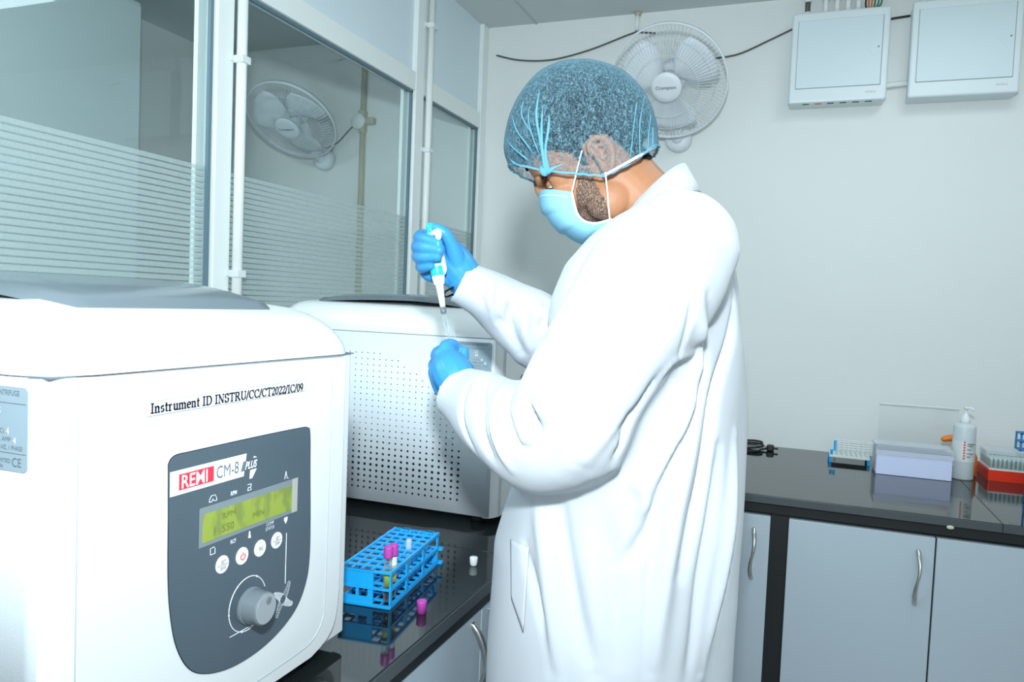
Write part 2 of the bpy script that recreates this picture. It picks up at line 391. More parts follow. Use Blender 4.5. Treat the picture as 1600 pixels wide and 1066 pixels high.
# partition: lower solid wall, posts, transoms, panels, panes
XP = -1.31
bm = box(-1.36, -1.31, -2.2, 3.04, 0, 1.0)
struct('wall_partition', bm, m_panel)
posts = [(-.60, -.50), (.30, .40), (1.44, 1.495), (2.41, 2.47), (2.985, 3.04)]
for i, (a, b) in enumerate(posts):
    struct('trim_%d' % (i+2), box(-1.36, -1.31, a, b, 1.0, 2.52, .002), m_alu)
bays = [(-.50, .30), (.40, 1.44), (1.495, 2.41), (2.47, 2.985)]
for i, (a, b) in enumerate(bays):
    bm = box(-1.358, -1.312, a, b, 2.086, 2.150, .002); bx(bm, -1.358, -1.312, a, b, 1.0, 1.04, .002)
    struct('trim_%d' % (i+10), bm, m_alu)
    struct('trim_%d' % (i+20), box(-1.34, -1.328, a, b, 2.15, 2.52), m_panel)
    w = obj('window_%d' % (i+1), box(-1.338, -1.333, a+.004, b-.004, 1.04, 2.086), m_pane); w['kind'] = 'structure'
    obj('window_gasket', bx(bx(box(-1.331, -1.322, b-.010, b-.001, 1.04, 2.086), -1.331, -1.322, a+.001, a+.006, 1.04, 2.086), -1.331, -1.322, a, b, 2.078, 2.086), m_gasket, w)
    f = bmesh.new(); vs = [f.verts.new(v) for v in ((-1.3325, a+.006, 1.04), (-1.3325, b-.006, 1.04), (-1.3325, b-.006, 1.647), (-1.3325, a+.006, 1.647))]; f.faces.new(vs)
    obj('frosted_film', f, m_film, w)
    obj('glazing_bead', box(-1.357, -1.345, b-.025, b-.001, 1.04, 2.086), m_alu, w)
# conduits clipped on the posts
def conduit(y, x, z0, z1, clips, label, r=.0125):
    t = thing('conduit_pipe', (x, y, z0), label, 'pipe', 'white conduit pipes on the partition posts')
    obj('pipe', tubeM([(x, y, z0), (x, y, z1)], r, seg=16), m_pvc, t, True)
    for z in clips:
        obj('saddle_clip', bx(bx(box(x-.014, x+.0155, y-.0155, y+.0155, z-.009, z+.009, .002), x-.014, x-.009, y-.024, y+.026, z-.007, z+.007, .001), x-.003, x+.003, y+.012, y+.021, z-.006, z+.004, .001), m_pvcd, t)
conduit(1.507, -1.2965, 1.0, 2.519, (1.911, 1.396), 'white conduit pipe clipped beside the partition post nearest the label-bearing white machine')
conduit(2.485, -1.2965, 1.0, 2.519, (2.334, 1.892, 1.30), 'white conduit pipe clipped beside the middle partition post near the corner')
# other room behind the glass
t = thing('storage_cabinet', (-2.53, 1.3, 0), 'tall pale cabinet seen through the glass in the next room', 'cabinet')
obj('cabinet_body', box(-2.70, -2.31, .35, 2.149, 0, 2.388, .004), mat('cabinet_paint', (.68, .76, .76), .4), t)
obj('cabinet_door', box(-2.31, -2.298, .36, 1.24, .1, 2.37, .003), bpy.data.materials['cabinet_paint'], t)
obj('cabinet_door', box(-2.31, -2.298, 1.25, 2.14, .1, 2.37, .003), bpy.data.materials['cabinet_paint'], t)
t = thing('conduit_pipe', (-1.913, 3.03, .9), 'yellowed conduit with junction box on the wall behind the glass', 'pipe')
obj('pipe', tubeM([(-1.913, 3.027, .9), (-1.913, 3.027, 2.519)], .0125, seg=12), m_yell, t, True)
obj('junction_box', latheM((-1.93, 3.04, 2.15), (0, -1, 0), [(.036, 0), (.036, .03), (.033, .034)], seg=20), m_pvc, t, True)
obj('tee_joint', bx(box(-1.93, -1.896, 3.01, 3.04, 2.10, 2.20, .004), -1.92, -1.85, 3.012, 3.038, 2.135, 2.165, .004), m_yell, t)
t = thing('wall_switchboard', (-2.35, 3.02, 1.3), 'small pale switchboard on the far wall of the next room', 'switchboard')
obj('board_body', box(-2.50, -2.34, 3.0, 3.04, 2.20, 2.32, .004), m_pvc, t)
for k in range(4): obj('switch', box(-2.485+.036*k, -2.462+.036*k, 2.994, 3.0, 2.24, 2.28, .001), m_pvcd, t)
# ============================================================ COUNTERS
BT = .85
t = thing('granite_worktop', (-.9, .5, .83), 'black polished granite worktop carrying the two white machines', 'worktop')
obj('slab', box(-1.309, -.50, -.9, 1.398, .83, .85, .0015), m_gran, t)
obj('rough_edge', box(-.50, -.497, -.9, 1.398, .828, .849, .001), m_gedge, t)
t2 = thing('granite_worktop', (-.9, 2.2, .83), 'black polished granite worktop running into the corner beneath the rear machine', 'worktop')
obj('slab', box(-1.309, -.50, 1.400, 3.039, .83, .85, .0015), m_gran, t2)
obj('rough_edge', box(-.50, -.497, 1.400, 2.2, .828, .849, .001), m_gedge, t2)
t3 = thing('granite_worktop', (.0, 2.6, .83), 'black granite worktop along the back wall with the lavender box on it', 'worktop')
obj('slab', box(-.4995, .4995, 2.2, 3.039, .83, .85, .0015), m_gran, t3)
obj('rough_edge', box(-.4995, .4995, 2.197, 2.2, .828, .849, .001), m_gedge, t3)
t4 = thing('granite_worktop', (1.0, 2.6, .83), 'black granite worktop section at the right end beneath the red tray', 'worktop')
obj('slab', box(.5005, 1.59, 2.2, 3.039, .83, .85, .0015), m_gran, t4)
obj('rough_edge', box(.5005, 1.59, 2.197, 2.2, .828, .849, .001), m_gedge, t4)
obj('cement_chip', ellipsoid(bmesh.new(), (.385, 2.196, .826), np.eye(3), (.009, .004, .005), 10), mat('cement', (.6, .55, .42), .8), t3)
# black granite carcass pieces
tag(obj('granite_apron', box(-.545, -.512, -.9, 2.20, .797, .829), m_black), 'black apron strip under the left worktop edge', 'apron')
tag(obj('granite_apron', box(-.515, 1.59, 2.222, 2.25, .797, .829), m_black), 'black apron strip under the back worktop edge', 'apron')
tag(obj('granite_pillar', box(-.047, -.003, 2.203, 2.9, 0.0, .797), m_black), 'black granite upright between the grey cupboard doors', 'pillar')
tag(obj('granite_pillar', box(-.56, -.50, 2.205, 2.9, 0, .797), m_black), 'black granite upright in the inner counter corner', 'pillar')
def handle(p0, p1, out, m, parent, bow=.03, side=(0, 0, 0)):
    p0 = np.array(p0, float); p1 = np.array(p1, float); out = np.array(out, float); side = np.array(side, float)
    pts = []; rr = []
    for i in range(13):
        s = i/12; b = math.sin(math.pi*s)
        pts.append(p0+(p1-p0)*s+out*(bow*b**.7+.001)+side*math.sin(2*math.pi*s)*.004); rr.append(.0035+.0028*abs(math.cos(math.pi*s))**1.0)
    return obj('door_handle', tubeM(pts, rr, seg=10, caps='round'), m, parent, True)
def cabinet(name, x0, x1, y0, y1, label, doors, axis):
    """axis 'y': doors face -y at y0; axis 'x': doors face +x at x1"""
    t = thing(name, ((x0+x1)/2, (y0+y1)/2, 0), label, 'cupboard')
    obj('carcass', box(x0+(0 if axis == 'y' else 0), x1-(.0 if axis == 'y' else .022), y0+(.022 if axis == 'y' else 0), y1, .08, .795), m_black, t)
    for a, b, hp in doors:
        if axis == 'y':
            d = obj('cupboard_door', box(a, b, y0, y0+.019, .085, .7925, .0015), m_lam, t)
            if hp is not None: handle((hp, y0, .752), (hp-.001, y0, .614), (0, -1, 0), m_steel, d, .028, (1, 0, 0))
        else:
            d = obj('cupboard_door', box(x1-.019, x1, a, b, .085, .7925, .0015), m_lam, t)
            if hp is not None: handle((x1, hp, .776), (x1, hp, .645), (1, 0, 0), m_steel, d, .028)
    return t
cabinet('base_cupboard', -.005, .80, 2.2, 2.95, 'grey cupboard under the back worktop, its handle near the middle gap', [(0.0, .3545, .317), (.3585, .79, .74)], 'y')
cabinet('base_cupboard', .805, 1.59, 2.2, 2.95, 'grey cupboard at the far right end under the back worktop', [(.81, 1.195, 1.15), (1.20, 1.585, 1.24)], 'y')
cabinet('base_cupboard', -.499, -.048, 2.2, 2.95, 'grey cupboard beside the black upright, partly behind the white coat', [(-.495, -.048, -.09)], 'y')
cabinet('base_cupboard', -1.3, -.516, .80, 1.70, 'grey cupboard under the left worktop, paired bow handles by the coat', [(.82, 1.2645, 1.225), (1.2675, 1.69, 1.305)], 'x')
cabinet('base_cupboard', -1.3, -.516, 1.705, 2.20, 'grey cupboard under the left worktop in the inner corner behind the coat', [(1.71, 2.19, 1.76)], 'x')
cabinet('base_cupboard', -1.3, -.516, -.10, .795, 'grey cupboard under the left worktop below the near machine', [(-.09, .35, .31), (.354, .79, .395)], 'x')
# ============================================================ CENTRIFUGES
def rrect(x0, x1, y0, y1, r, n=6):
    out = []
    for cx, cy, a0 in ((x1-r, y1-r, 0), (x0+r, y1-r, 90), (x0+r, y0+r, 180), (x1-r, y0+r, 270)):
        for i in range(n+1):
            a = math.radians(a0+90*i/n); out.append((cx+r*math.cos(a), cy+r*math.sin(a)))
    return out
XF = -.585; Y0, Y1 = .455, .936; XB = -1.20; ZB, ZS = .872, 1.2698
def ztop(x): return 1.350-.030*((x+.85)/(.23 if x > -.85 else .44))**2
def lidprof(x, d): return 1.2715+(ztop(x)-1.2715)*(1-(1-min(max(d, 0)/.05, 1))**2.2)**.55
def lidz(x, y): return lidprof(x, min(XF-x, x-XB, y-Y0, Y1-y))
def build_centrifuge():
    t = thing('laboratory_centrifuge', ((XF+XB)/2, (Y0+Y1)/2, BT), 'white centrifuge nearest the camera, paper instrument number above grey controls', 'centrifuge')
    bm = bmesh.new()
    ring = rrect(XB, XF-.012, Y0, Y1, .014)
    loft(bm, [[(x, y, ZB) for x, y in ring], [(x, y, ZS) for x, y in ring]])
    body = obj('cabinet_shell', bm, m_white2, t, True)
    # front fascia with large rounded vertical edges
    bm = bmesh.new()
    fr = []
    for i in range(9):
        a = math.radians(90*i/8); fr.append((XF-.026+.022*math.sin(a), Y0+.030-.030*math.cos(a)+.001))
    for i in range(9):
        a = math.radians(90*i/8); fr.append((XF-.026+.018*math.cos(a), Y1-.012+.012*math.sin(a)-.001))
    fr += [(XF-.03, Y1-.001), (XF-.03, Y0+.001)]
    loft(bm, [[(x, y, z) for x, y in fr] for z in (ZB-.002, ZS)])
    fas = obj('front_fascia', bm, m_white, t)
    for p in fas.data.polygons: p.use_smooth = True
    md = fas.modifiers.new('e', 'EDGE_SPLIT'); md.split_angle = math.radians(40)
    # raised inner front panel
    pts = [(.484, ZS-.004), (.484, ZB-.003), (.84, ZB-.003), (.860, ZB-.001), (.876, ZB+.005), (.888, ZB+.014), (.896, ZB+.026), (.900, ZB+.042), (.901, ZB+.07), (.903, ZS-.004)]
    bm = prism(bmesh.new(), [(XF-.010, y, z) for y, z in pts], (.0102, 0, 0)); bmesh.ops.bevel(bm, geom=[e for e in bm.edges if all(v.co.x > XF-.001 for v in e.verts)], offset=.003, segments=3, affect='EDGES')
    obj('front_panel', bm, m_white, t)
    pts = [(.868, ZS-.03), (.868, ZB+.15), (.867, ZB+.06), (.863, ZB+.040), (.852, ZB+.026), (.835, ZB+.018), (.80, ZB+.015), (.70, ZB+.014), (.49, ZB+.014)]
    obj('panel_groove', tubeM([(XF+.0002, y, z) for y, z in pts], .0009, seg=6, k=4), mat('groove', (.45, .52, .56), .5), t)
    obj('seam_line', tubeM([(XF+.0002, .484, ZB+.01), (XF+.0002, .484, ZS-.004)], .0007, seg=5), bpy.data.materials['groove'], t)
    # control panel
    def smooth_closed(p, k=5):
        p = np.array(p, float); n = len(p); out = []
        for i in range(n):
            a, b, c, d = p[i-1], p[i], p[(i+1) % n], p[(i+2) % n]
            for j in range(k):
                s = j/k; out.append(.5*((2*b)+(-a+c)*s+(2*a-5*b+4*c-d)*s*s+(-a+3*b-3*c+d)*s**3))
        return out
    cp = [(.8275, 1.06), (.828, 1.01), (.822, .978), (.803, .950), (.769, .932), (.728, .9235), (.684, .924), (.646, .934), (.620, .951), (.602, .982), (.593, 1.019), (.589, 1.061), (.588, 1.12), (.587, 1.165), (.5875, 1.176), (.596, 1.1825), (.62, 1.183), (.718, 1.183), (.80, 1.182), (.816, 1.180), (.822, 1.172), (.8245, 1.12)]
    pl = smooth_closed(cp)
    dark = obj('control_panel_recess', prism(bmesh.new(), [(XF+.0004, (y-.707)*1.006+.707, (z-1.05)*1.006+1.05) for y, z in pl], (.0004, 0, 0)), m_black, t)
    c = obj('control_panel', prism(bmesh.new(), [(XF+.0004, y, z) for y, z in pl], (.0012, 0, 0)), m_grey, t)
    X1 = XF+.0018
    def poly(name, pts, m, x=X1, th=.0003, par=c): return obj(name, prism(bmesh.new(), [(x, y, z) for y, z in pts], (th, 0, 0)), m, par)
    poly('logo_band', [(.5878, 1.167), (.7005, 1.167), (.6965, 1.1415), (.5882, 1.1415)], m_pwhite)
    poly('logo_block', [(.5995, 1.1625), (.6485, 1.1625), (.6485, 1.146), (.5995, 1.146)], m_red, X1+.0004)
    XD, YD = (0, 1, 0), (0, 0, 1)
    text('logo_lettering', 'REMI', (X1+.0008, .6015, 1.1475), XD, YD, .0195, m_pwhite, c, width=.93, offset=.012)
    text('logo_lettering', 'CM-8', (X1+.0008, .6515, 1.1475), XD, YD, .0195, m_pgrey, c, width=.80)
    poly('logo_slash', [(.695, 1.1585), (.7025, 1.1585), (.6985, 1.1475), (.691, 1.1475)], m_pgrey, X1+.0004)
    text('logo_lettering', 'PLUS', (X1+.0008, .6975, 1.1490), XD, YD, .0118, m_pwhite, c, width=.75, offset=.03, shear=.3)
    poly('logo_arrow', [(.7135, 1.162), (.7185, 1.1598), (.7125, 1.1598)], m_pwhite)
    poly('logo_arrow', [(.7075, 1.1465), (.7185, 1.1465), (.711, 1.1365), (.7065, 1.1365)], m_pwhite)
    # display
    poly('display_bezel', [(.629, 1.120), (.797, 1.120), (.797, 1.077), (.629, 1.077)], mat('display_bezel', (.20, .24, .26), .25), X1, .0004)
    poly('display_tape', [(.786, 1.120), (.797, 1.120), (.797, 1.077), (.786, 1.077)], mat('yellowed_tape', (.42, .42, .38), .3), X1+.0004, .0002)
    s = poly('display_screen', [(.6335, 1.1125), (.7855, 1.1125), (.7855, 1.0815), (.6335, 1.0815)], m_lcd, X1+.0004, .0004)
    mi = mat('lcd_segment', (.17, .22, .05), .3)
    text('display_digits', 'RPM', (X1+.0012, .662, 1.1005), XD, YD, .010, mi, c, width=1.2)
    text('display_digits', '1  550', (X1+.0012, .648, 1.086), XD, YD, .012, mi, c, width=1.1)
    text('display_digits', 'MIN', (X1+.0012, .712, 1.089), XD, YD, .010, mi, c, width=1.2)
    # printed icons round the display
    def line(name, pts, r=.0004, m=m_pwhite): return obj(name, tubeM([(X1, y, z) for y, z in pts], r, seg=4), m, c)
    line('icon', [(.6435, 1.1235), (.6435, 1.126), (.646, 1.130), (.652, 1.130), (.6545, 1.126), (.6545, 1.1235), (.651, 1.1235), (.649, 1.126), (.647, 1.1235), (.6435, 1.1235)])
    text('legend', 'RPM', (X1+.0002, .6755, 1.1235), XD, YD, .0068, m_pwhite, c, width=.8, offset=.02)
    line('icon', [(.704, 1.130), (.710, 1.130), (.709, 1.1265), (.705, 1.1265), (.704, 1.123), (.710, 1.123), (.709, 1.1265)])
    line('icon', [(.771, 1.123), (.7735, 1.132), (.776, 1.123), (.779, 1.123)])
    text('legend', 'RCF', (X1+.0002, .677, 1.0685), XD, YD, .0062, m_pwhite, c, width=.8, offset=.02)
    line('icon', [(.6465, 1.065), (.6465, 1.072), (.652, 1.0725), (.6535, 1.0705), (.6535, 1.065), (.6465, 1.065)])
    line('icon', [(.709, 1.0745), (.709, 1.069)], .0011); line('icon', [(.709, 1.070), (.709, 1.067)], .002)
    text('legend', 'COMP', (X1+.0002, .738, 1.0725), XD, YD, .0058, m_pwhite, c, width=.85)
    text('legend', 'STATUS', (X1+.0002, .737, 1.067), XD, YD, .0058, m_pwhite, c, width=.78)
    poly('icon', [(.772, 1.0745), (.7785, 1.0745), (.7785, 1.071), (.7753, 1.066), (.772, 1.071)], m_pwhite)
    # buttons
    for y, z, a, b in ((.665, 1.049, 'SET', 'SAVE'), (.697, 1.049, None, None), (.728, 1.049, 'ESC', None), (.7585, 1.050, 'SET', 'RPM')):
        bt = obj('push_button', latheM((X1-.0003, y, z), (1, 0, 0), [(.0100, 0), (.0100, .001), (.0092, .0016)], seg=28), m_pwhite, c)
        if a and b:
            l1 = text('button_text', a, (X1+.0016, y, z+.0012), XD, YD, .0058, m_ink, bt, 'CENTER', width=.8); l2 = text('button_text', b, (X1+.0016, y, z-.0055), XD, YD, .0055, m_ink, bt, 'CENTER', width=.75)
            if a == 'SET' and b == 'SAVE' or 1: obj('button_line', tubeM([(X1+.0014, y-.008, z-.0004), (X1+.0014, y+.008, z-.0004)], .0003, seg=4), m_ink, bt)
        elif a: text('button_text', a, (X1+.0016, y, z-.002), XD, YD, .0058, m_ink, bt, 'CENTER', width=.8)
        else:
            pts = [(X1+.0014, y+.0036*math.sin(q), z-.0005+.0036*math.cos(q)) for q in np.linspace(.6, 2*math.pi-.6, 18)]
            bm = tubeM(pts, .0006, seg=5); tube(bm, [(X1+.0014, y, z+.0045), (X1+.0014, y, z+.0005)], .0006, seg=5); obj('power_symbol', bm, m_red, bt)
    # dial arc, dots, knob, lines, fan print
    KC = (.712, .986)
    for a0, a1 in ((200, 262), (268, 322), (328, 385), (150, 194)):
        line('dial_arc', [(KC[0]-.003+.0315*math.sin(math.radians(a)), KC[1]+.003+.0315*math.cos(math.radians(a))) for a in np.linspace(a0, a1, 14)], .0006)
    line('dial_arc', [(KC[0]-.003+.0315*math.sin(math.radians(a)), KC[1]+.003+.0315*math.cos(math.radians(a))) for a in np.linspace(31, 70, 10)], .0006)
    for a in (265, 325, 28, 197):
        obj('dial_dot', latheM((X1, KC[0]-.003+.0315*math.sin(math.radians(a)), KC[1]+.003+.0315*math.cos(math.radians(a))), (1, 0, 0), [(.0013, 0), (.0013, .0003)], seg=10), m_pwhite, c)
    kb = obj('speed_knob', latheM((X1, *KC), (1, 0, 0), [(.0215, 0), (.0215, .003), (.020, .004), (.019, .022), (.0175, .0235)], seg=40), m_knob, c, True)
    kb.modifiers.new('e', 'EDGE_SPLIT').split_angle = .6
    obj('knob_face', latheM((X1+.0232, *KC), (1, 0, 0), [(.0175, 0), (.0172, .0008)], seg=40), m_knobf, kb)
    obj('finger_dimple', ellipsoid(bmesh.new(), (X1+.0238, KC[0]+.004, KC[1]+.0085), np.eye(3), (.0007, .005, .005), 16), m_knob, kb, True)
    line('printed_line', [(.7775, 1.054), (.7775, .990)], .0005); line('printed_line', [(.680, .9605), (.747, .9600)], .0005)
    fx, fz = .774, .971
    for q in range(4):
        a = math.radians(45+90*q)
        for k in range(9):
            r = .004+.0021*k; w = .0054-.0003*k; bend = a+.025*k
            cy, cz = fx+r*math.cos(bend), fz+r*math.sin(bend)
            pp = []
            for s in np.linspace(-1, 1, 7):
                aa = bend+math.pi/2
                pp.append((cy+w*s*math.cos(aa)+.0018*(1-s*s)*math.cos(bend), cz+w*s*math.sin(aa)+.0018*(1-s*s)*math.sin(bend)))
            if k % 1 == 0: line('rotor_print', pp, .00028)
    # lid
    rings = []
    for d in (0, .001, .003, .006, .010, .016, .024, .034, .046, .06, .08, .10, .13, .16, .19, .215, .234):
        rings.append([(x, y, lidprof(x, d)) for x, y in rrect(XB+d, XF-d, Y0+d, Y1-d, max(.05-d*.22, .001), 8)])
    bm = loft(bmesh.new(), rings)
    lid = obj('lid', bm, m_white, t, True); md = lid.modifiers.new('e', 'EDGE_SPLIT'); md.split_angle = math.radians(50)
    # grey window insert: curved front edge
    bm = bmesh.new(); nx, ny = 24, 20; g = {}
    for i in range(nx+1):
        x = -.652-(.46)*i/nx
        f = i/nx; m_ = .045*(1-min(1, f/.25))**2
        ya, yb = .497+.02*(1-f)-.0*f, .885-.02*(1-f)
        ya += m_*.5; yb -= m_*.5
        for j in range(ny+1):
            y = ya+(yb-ya)*j/ny
            e = min(f*.47, (1-f)*.47, y-ya, yb-y)
            g[i, j] = bm.verts.new((x, y, lidz(x, y)+(.0035+.010*min(1, e/.06) if e > 1e-6 else -.003)))
    for i in range(nx):
        for j in range(ny): bm.faces.new((g[i, j], g[i+1, j], g[i+1, j+1], g[i, j+1]))
    obj('lid_window', bm, m_window, lid, True)
    obj('lid_gap', bx(bmesh.new(), XB+.01, XF-.006, Y0+.006, Y1-.006, ZS, 1.2716), m_pgrey, t)
    # rating plate on the side that faces the camera (-y)
    bm = bmesh.new(); pr = rrect(-.727, -.607, 1.189, 1.262, .005, 4); prism(bm, [(x, Y0-.0008, z) for x, z in pr], (0, .0008, 0))
    pt = obj('rating_plate', bm, m_plate, t); XD, YD = (1, 0, 0), (0, 0, 1); yy = Y0-.001
    def tx(s, x, z, sz, m=m_inkf, al='RIGHT', w=.95): text('plate_text', s, (x, yy, z), XD, YD, sz, m, pt, al, width=w)
    tx('REFRIGERATED CENTRIFUGE', -.6165, 1.2545, .0066, w=.8)
    for z in (1.2475, 1.2045): obj('plate_rule', box(-.725, -.6085, yy-.0001, yy+.0003, z, z+.0005), m_inkf, pt)
    tx('US', -.639, 1.238, .0085, m_pwhite); tx('34', -.6395, 1.2305, .0085, m_pwhite)
    tx('P (\u00b0C) :', -.632, 1.2215, .0058); tx('4', -.6285, 1.2205, .0085, m_pwhite)
    tx('MAX. AMP :', -.624, 1.2145, .0058); tx('4', -.620, 1.213, .0085, m_pwhite)
    tx('VOLTS, 50 HZ, 1 PHASE', -.6125, 1.2075, .0056, w=.85)
    tx('LIMITED', -.627, 1.196, .0052); tx('India', -.636, 1.1915, .0045)
    tx('CE', -.6135, 1.1935, .011, m_inkf, w=.9)
    # vent holes in the side panel: rows of small dark holes, larger at the bottom
    bm = bmesh.new(); px, pz = .0162, .01385; xr = -.678
    for c_ in range(24):
        x = xr-px*c_
        ang = min(1, (c_+.3)/17.5)
        top = .975+(.252)*math.sqrt(max(0, 1-(1-ang)**2)) if c_ <= 17 else .975+.252*math.sqrt(max(0, 1-((c_-17)/17.5)**2))
        for r_ in range(26):
            z = .903+.0*c_+pz*r_
            if z > top+.004: break
            rad = .0014+.0021*max(0, min(1, 1-(r_-4)/7)) if r_ > 4 else .0035-.0002*(4-r_)
            cs = [bm.verts.new((x+rad*math.cos(a), Y0-.0004, z+rad*math.sin(a))) for a in np.linspace(0, 2*math.pi, 11)[:-1]]
            bm.faces.new(cs)
    obj('vent_holes', bm, m_black, t)
    for x in (XF-.06, XB+.06):
        for y in (Y0+.05, Y1-.05):
            obj('rubber_foot', latheM((x, y, BT+.0002), (0, 0, 1), [(.017, 0), (.019, .006), (.016, ZB-BT-.0004)], seg=18), m_rubber, t, True)
    # power cord stub and switch at the rear
    obj('rear_socket', box(XB-.006, XB, .66, .74, .93, .98, .002), m_black, t)
    return t
cen = build_centrifuge()
cen2 = ncopy(cen, (-.025, 1.095, 0)); cen2['label'] = 'white centrifuge beyond the tube rack, perforated side panel facing the camera'
cen['group'] = cen2['group'] = 'benchtop centrifuges on the left worktop'
# printed instrument number, a paper sticker stuck on the near machine only
st = obj('paper_sticker', prism(bmesh.new(), [(XF+.0007, .5585, 1.2415), (XF+.0007, .8085, 1.2435), (XF+.0007, .8085, 1.2285), (XF+.0007, .5595, 1.2265)], (.0003, 0, 0)), m_paper, cen)
obj('sticker_border', tubeM([(XF+.0011, .5590, 1.2410), (XF+.0011, .8080, 1.2430), (XF+.0011, .8080, 1.2290), (XF+.0011, .5600, 1.2270), (XF+.0011, .5590, 1.2410)], .00022, seg=4), m_inkf, st)
# serif lettering drawn glyph by glyph (strokes with serifs)
def serif_text(s, y0, z0, h, x, parent, total):
    adv = {'I': .40, 'D': .74, 'n': .56, 's': .42, 't': .36, 'r': .46, 'u': .56, 'm': .84, 'e': .48, ' ': .26, 'N': .74, 'S': .56, 'T': .68, 'R': .74, 'U': .74, '/': .30, 'C': .70, '2': .50, '0': .50, '9': .50}
    tw = sum(adv[c] for c in s); k = total/tw; bm = bmesh.new()
    def st(pts, w):
        P_ = [np.array(p, float) for p in pts]
        for a, b in zip(P_, P_[1:]):
            d = b-a; L = np.linalg.norm(d)
            if L < 1e-6: continue
            n = np.array([-d[1], d[0]])/L*w/2; e = d/L*w*.15
            q = [a-n-e, b-n+e, b+n+e, a+n-e]
            vs = [bm.verts.new((x, y0+k*(cx+v[0]), z0+h*v[1])) for v in q]; bm.faces.new(vs)
    def arc(cx_, cy_, rx, ry, a0, a1, w, n=12):
        pa = [(cx_+rx*math.cos(math.radians(a)), cy_+ry*math.sin(math.radians(a))) for a in np.linspace(a0, a1, n)]
        for (p, q, a) in zip(pa, pa[1:], np.linspace(a0, a1, n)):
            ww = w*(.42+.58*abs(math.cos(math.radians(a)))); st([p, q], ww)
    V, H = .175, .10; xh = .46; ch = .68
    cx = 0
    for c in s:
        a = adv[c]
        if c == 'I': st([(.2, 0), (.2, ch)], V); st([(.05, .02), (.35, .02)], H); st([(.05, ch-.02), (.35, ch-.02)], H)
        elif c == 'D': st([(.16, 0), (.16, ch)], V); st([(.03, .02), (.36, .02)], H); st([(.03, ch-.02), (.36, ch-.02)], H); arc(.34, ch/2, .29, ch/2-.02, -90, 90, V)
        elif c == 'N': st([(.14, 0), (.14, ch)], H); st([(.10, ch), (.58, .02)], V); st([(.60, 0), (.60, ch)], H); st([(.02, .02), (.26, .02)], H); st([(.02, ch-.02), (.18, ch-.02)], H); st([(.48, ch-.02), (.72, ch-.02)], H)
        elif c == 'T': st([(.34, 0), (.34, ch)], V); st([(.04, ch-.03), (.64, ch-.03)], H*1.2); st([(.05, ch), (.05, ch-.17)], H); st([(.63, ch), (.63, ch-.17)], H); st([(.2, .02), (.48, .02)], H)
        elif c == 'R': st([(.16, 0), (.16, ch)], V); st([(.03, .02), (.30, .02)], H); st([(.03, ch-.02), (.34, ch-.02)], H); arc(.32, ch*.75, .2, ch*.25-.01, -90, 90, V); st([(.2, ch*.5), (.34, ch*.5)], H); st([(.34, ch*.5), (.62, .02)], V); st([(.56, .02), (.72, .02)], H)
        elif c == 'U': st([(.15, ch), (.15, .22)], V); arc(.37, .22, .22, .20, 180, 360, V); st([(.59, .22), (.59, ch)], H*1.2); st([(.03, ch-.02), (.28, ch-.02)], H); st([(.48, ch-.02), (.70, ch-.02)], H)
        elif c == 'S': arc(.27, ch*.73, .17, ch*.25, 20, 250, V); arc(.29, ch*.27, .19, ch*.25, -160, 70, V); st([(.46, ch*.7), (.46, ch)], H); st([(.07, 0), (.07, ch*.3)], H)
        elif c == 'C': arc(.38, ch/2, .30, ch/2-.02, 40, 320, V, 18); st([(.62, ch*.64), (.62, ch)], H)
        elif c == '/': st([(.0, -.02), (.28, ch+.02)], H*1.6)
        elif c == 'n' or c == 'm':
            for q in range(2 if c == 'n' else 3):
                st([(.12+.28*q, 0), (.12+.28*q, xh-(.02 if q == 0 else .1))], V); st([(.02+.28*q, .02), (.24+.28*q, .02)], H)
                if q: arc(-.02+.28*q, xh-.14, .14, .12, 0, 120, V, 8)
            st([(.01, xh-.03), (.14, xh-.03)], H)
        elif c == 'r': st([(.14, 0), (.14, xh-.02)], V); st([(.03, .02), (.28, .02)], H); arc(.28, xh-.15, .14, .13, 60, 160, V, 6); st([(.01, xh-.03), (.16, xh-.03)], H)
        elif c == 'u': st([(.14, xh), (.14, .14)], V); arc(.27, .14, .13, .12, 180, 330, V, 8); st([(.42, xh), (.42, 0)], V); st([(.01, xh-.03), (.16, xh-.03)], H); st([(.30, xh-.03), (.44, xh-.03)], H); st([(.42, .02), (.54, .02)], H)
        elif c == 'e': arc(.24, xh/2, .17, xh/2-.01, 10, 320, V, 14); st([(.09, xh*.55), (.41, xh*.55)], H)
        elif c == 't': st([(.16, xh+.16), (.16, .1)], V); st([(.03, xh-.02), (.32, xh-.02)], H); arc(.25, .1, .09, .08, 180, 320, V*.8, 6)
        elif c == 's': arc(.20, xh*.73, .11, xh*.24, 20, 250, V*.9, 9); arc(.21, xh*.27, .12, xh*.24, -160, 70, V*.9, 9)
        elif c == '2': arc(.24, ch*.7, .17, ch*.27, -20, 165, V, 10); st([(.38, ch*.6), (.07, .06)], V*.7); st([(.05, .05), (.43, .05)], V*.8); st([(.43, .04), (.45, .18)], H)
        elif c == '0': arc(.25, ch/2, .17, ch/2-.02, 0, 360, V, 18)
        elif c == '9': arc(.25, ch*.66, .17, ch*.31, 0, 360, V, 16); arc(.08, ch*.62, .34, ch*.60, -75, 0, V, 8)
        cx += a
    return obj('sticker_lettering', bm, m_ink, parent)
serif_text('Instrument ID INSTRU/CC/CT2022/IC/09', .5620, 1.2294, .0142, XF+.0013, st, .242)
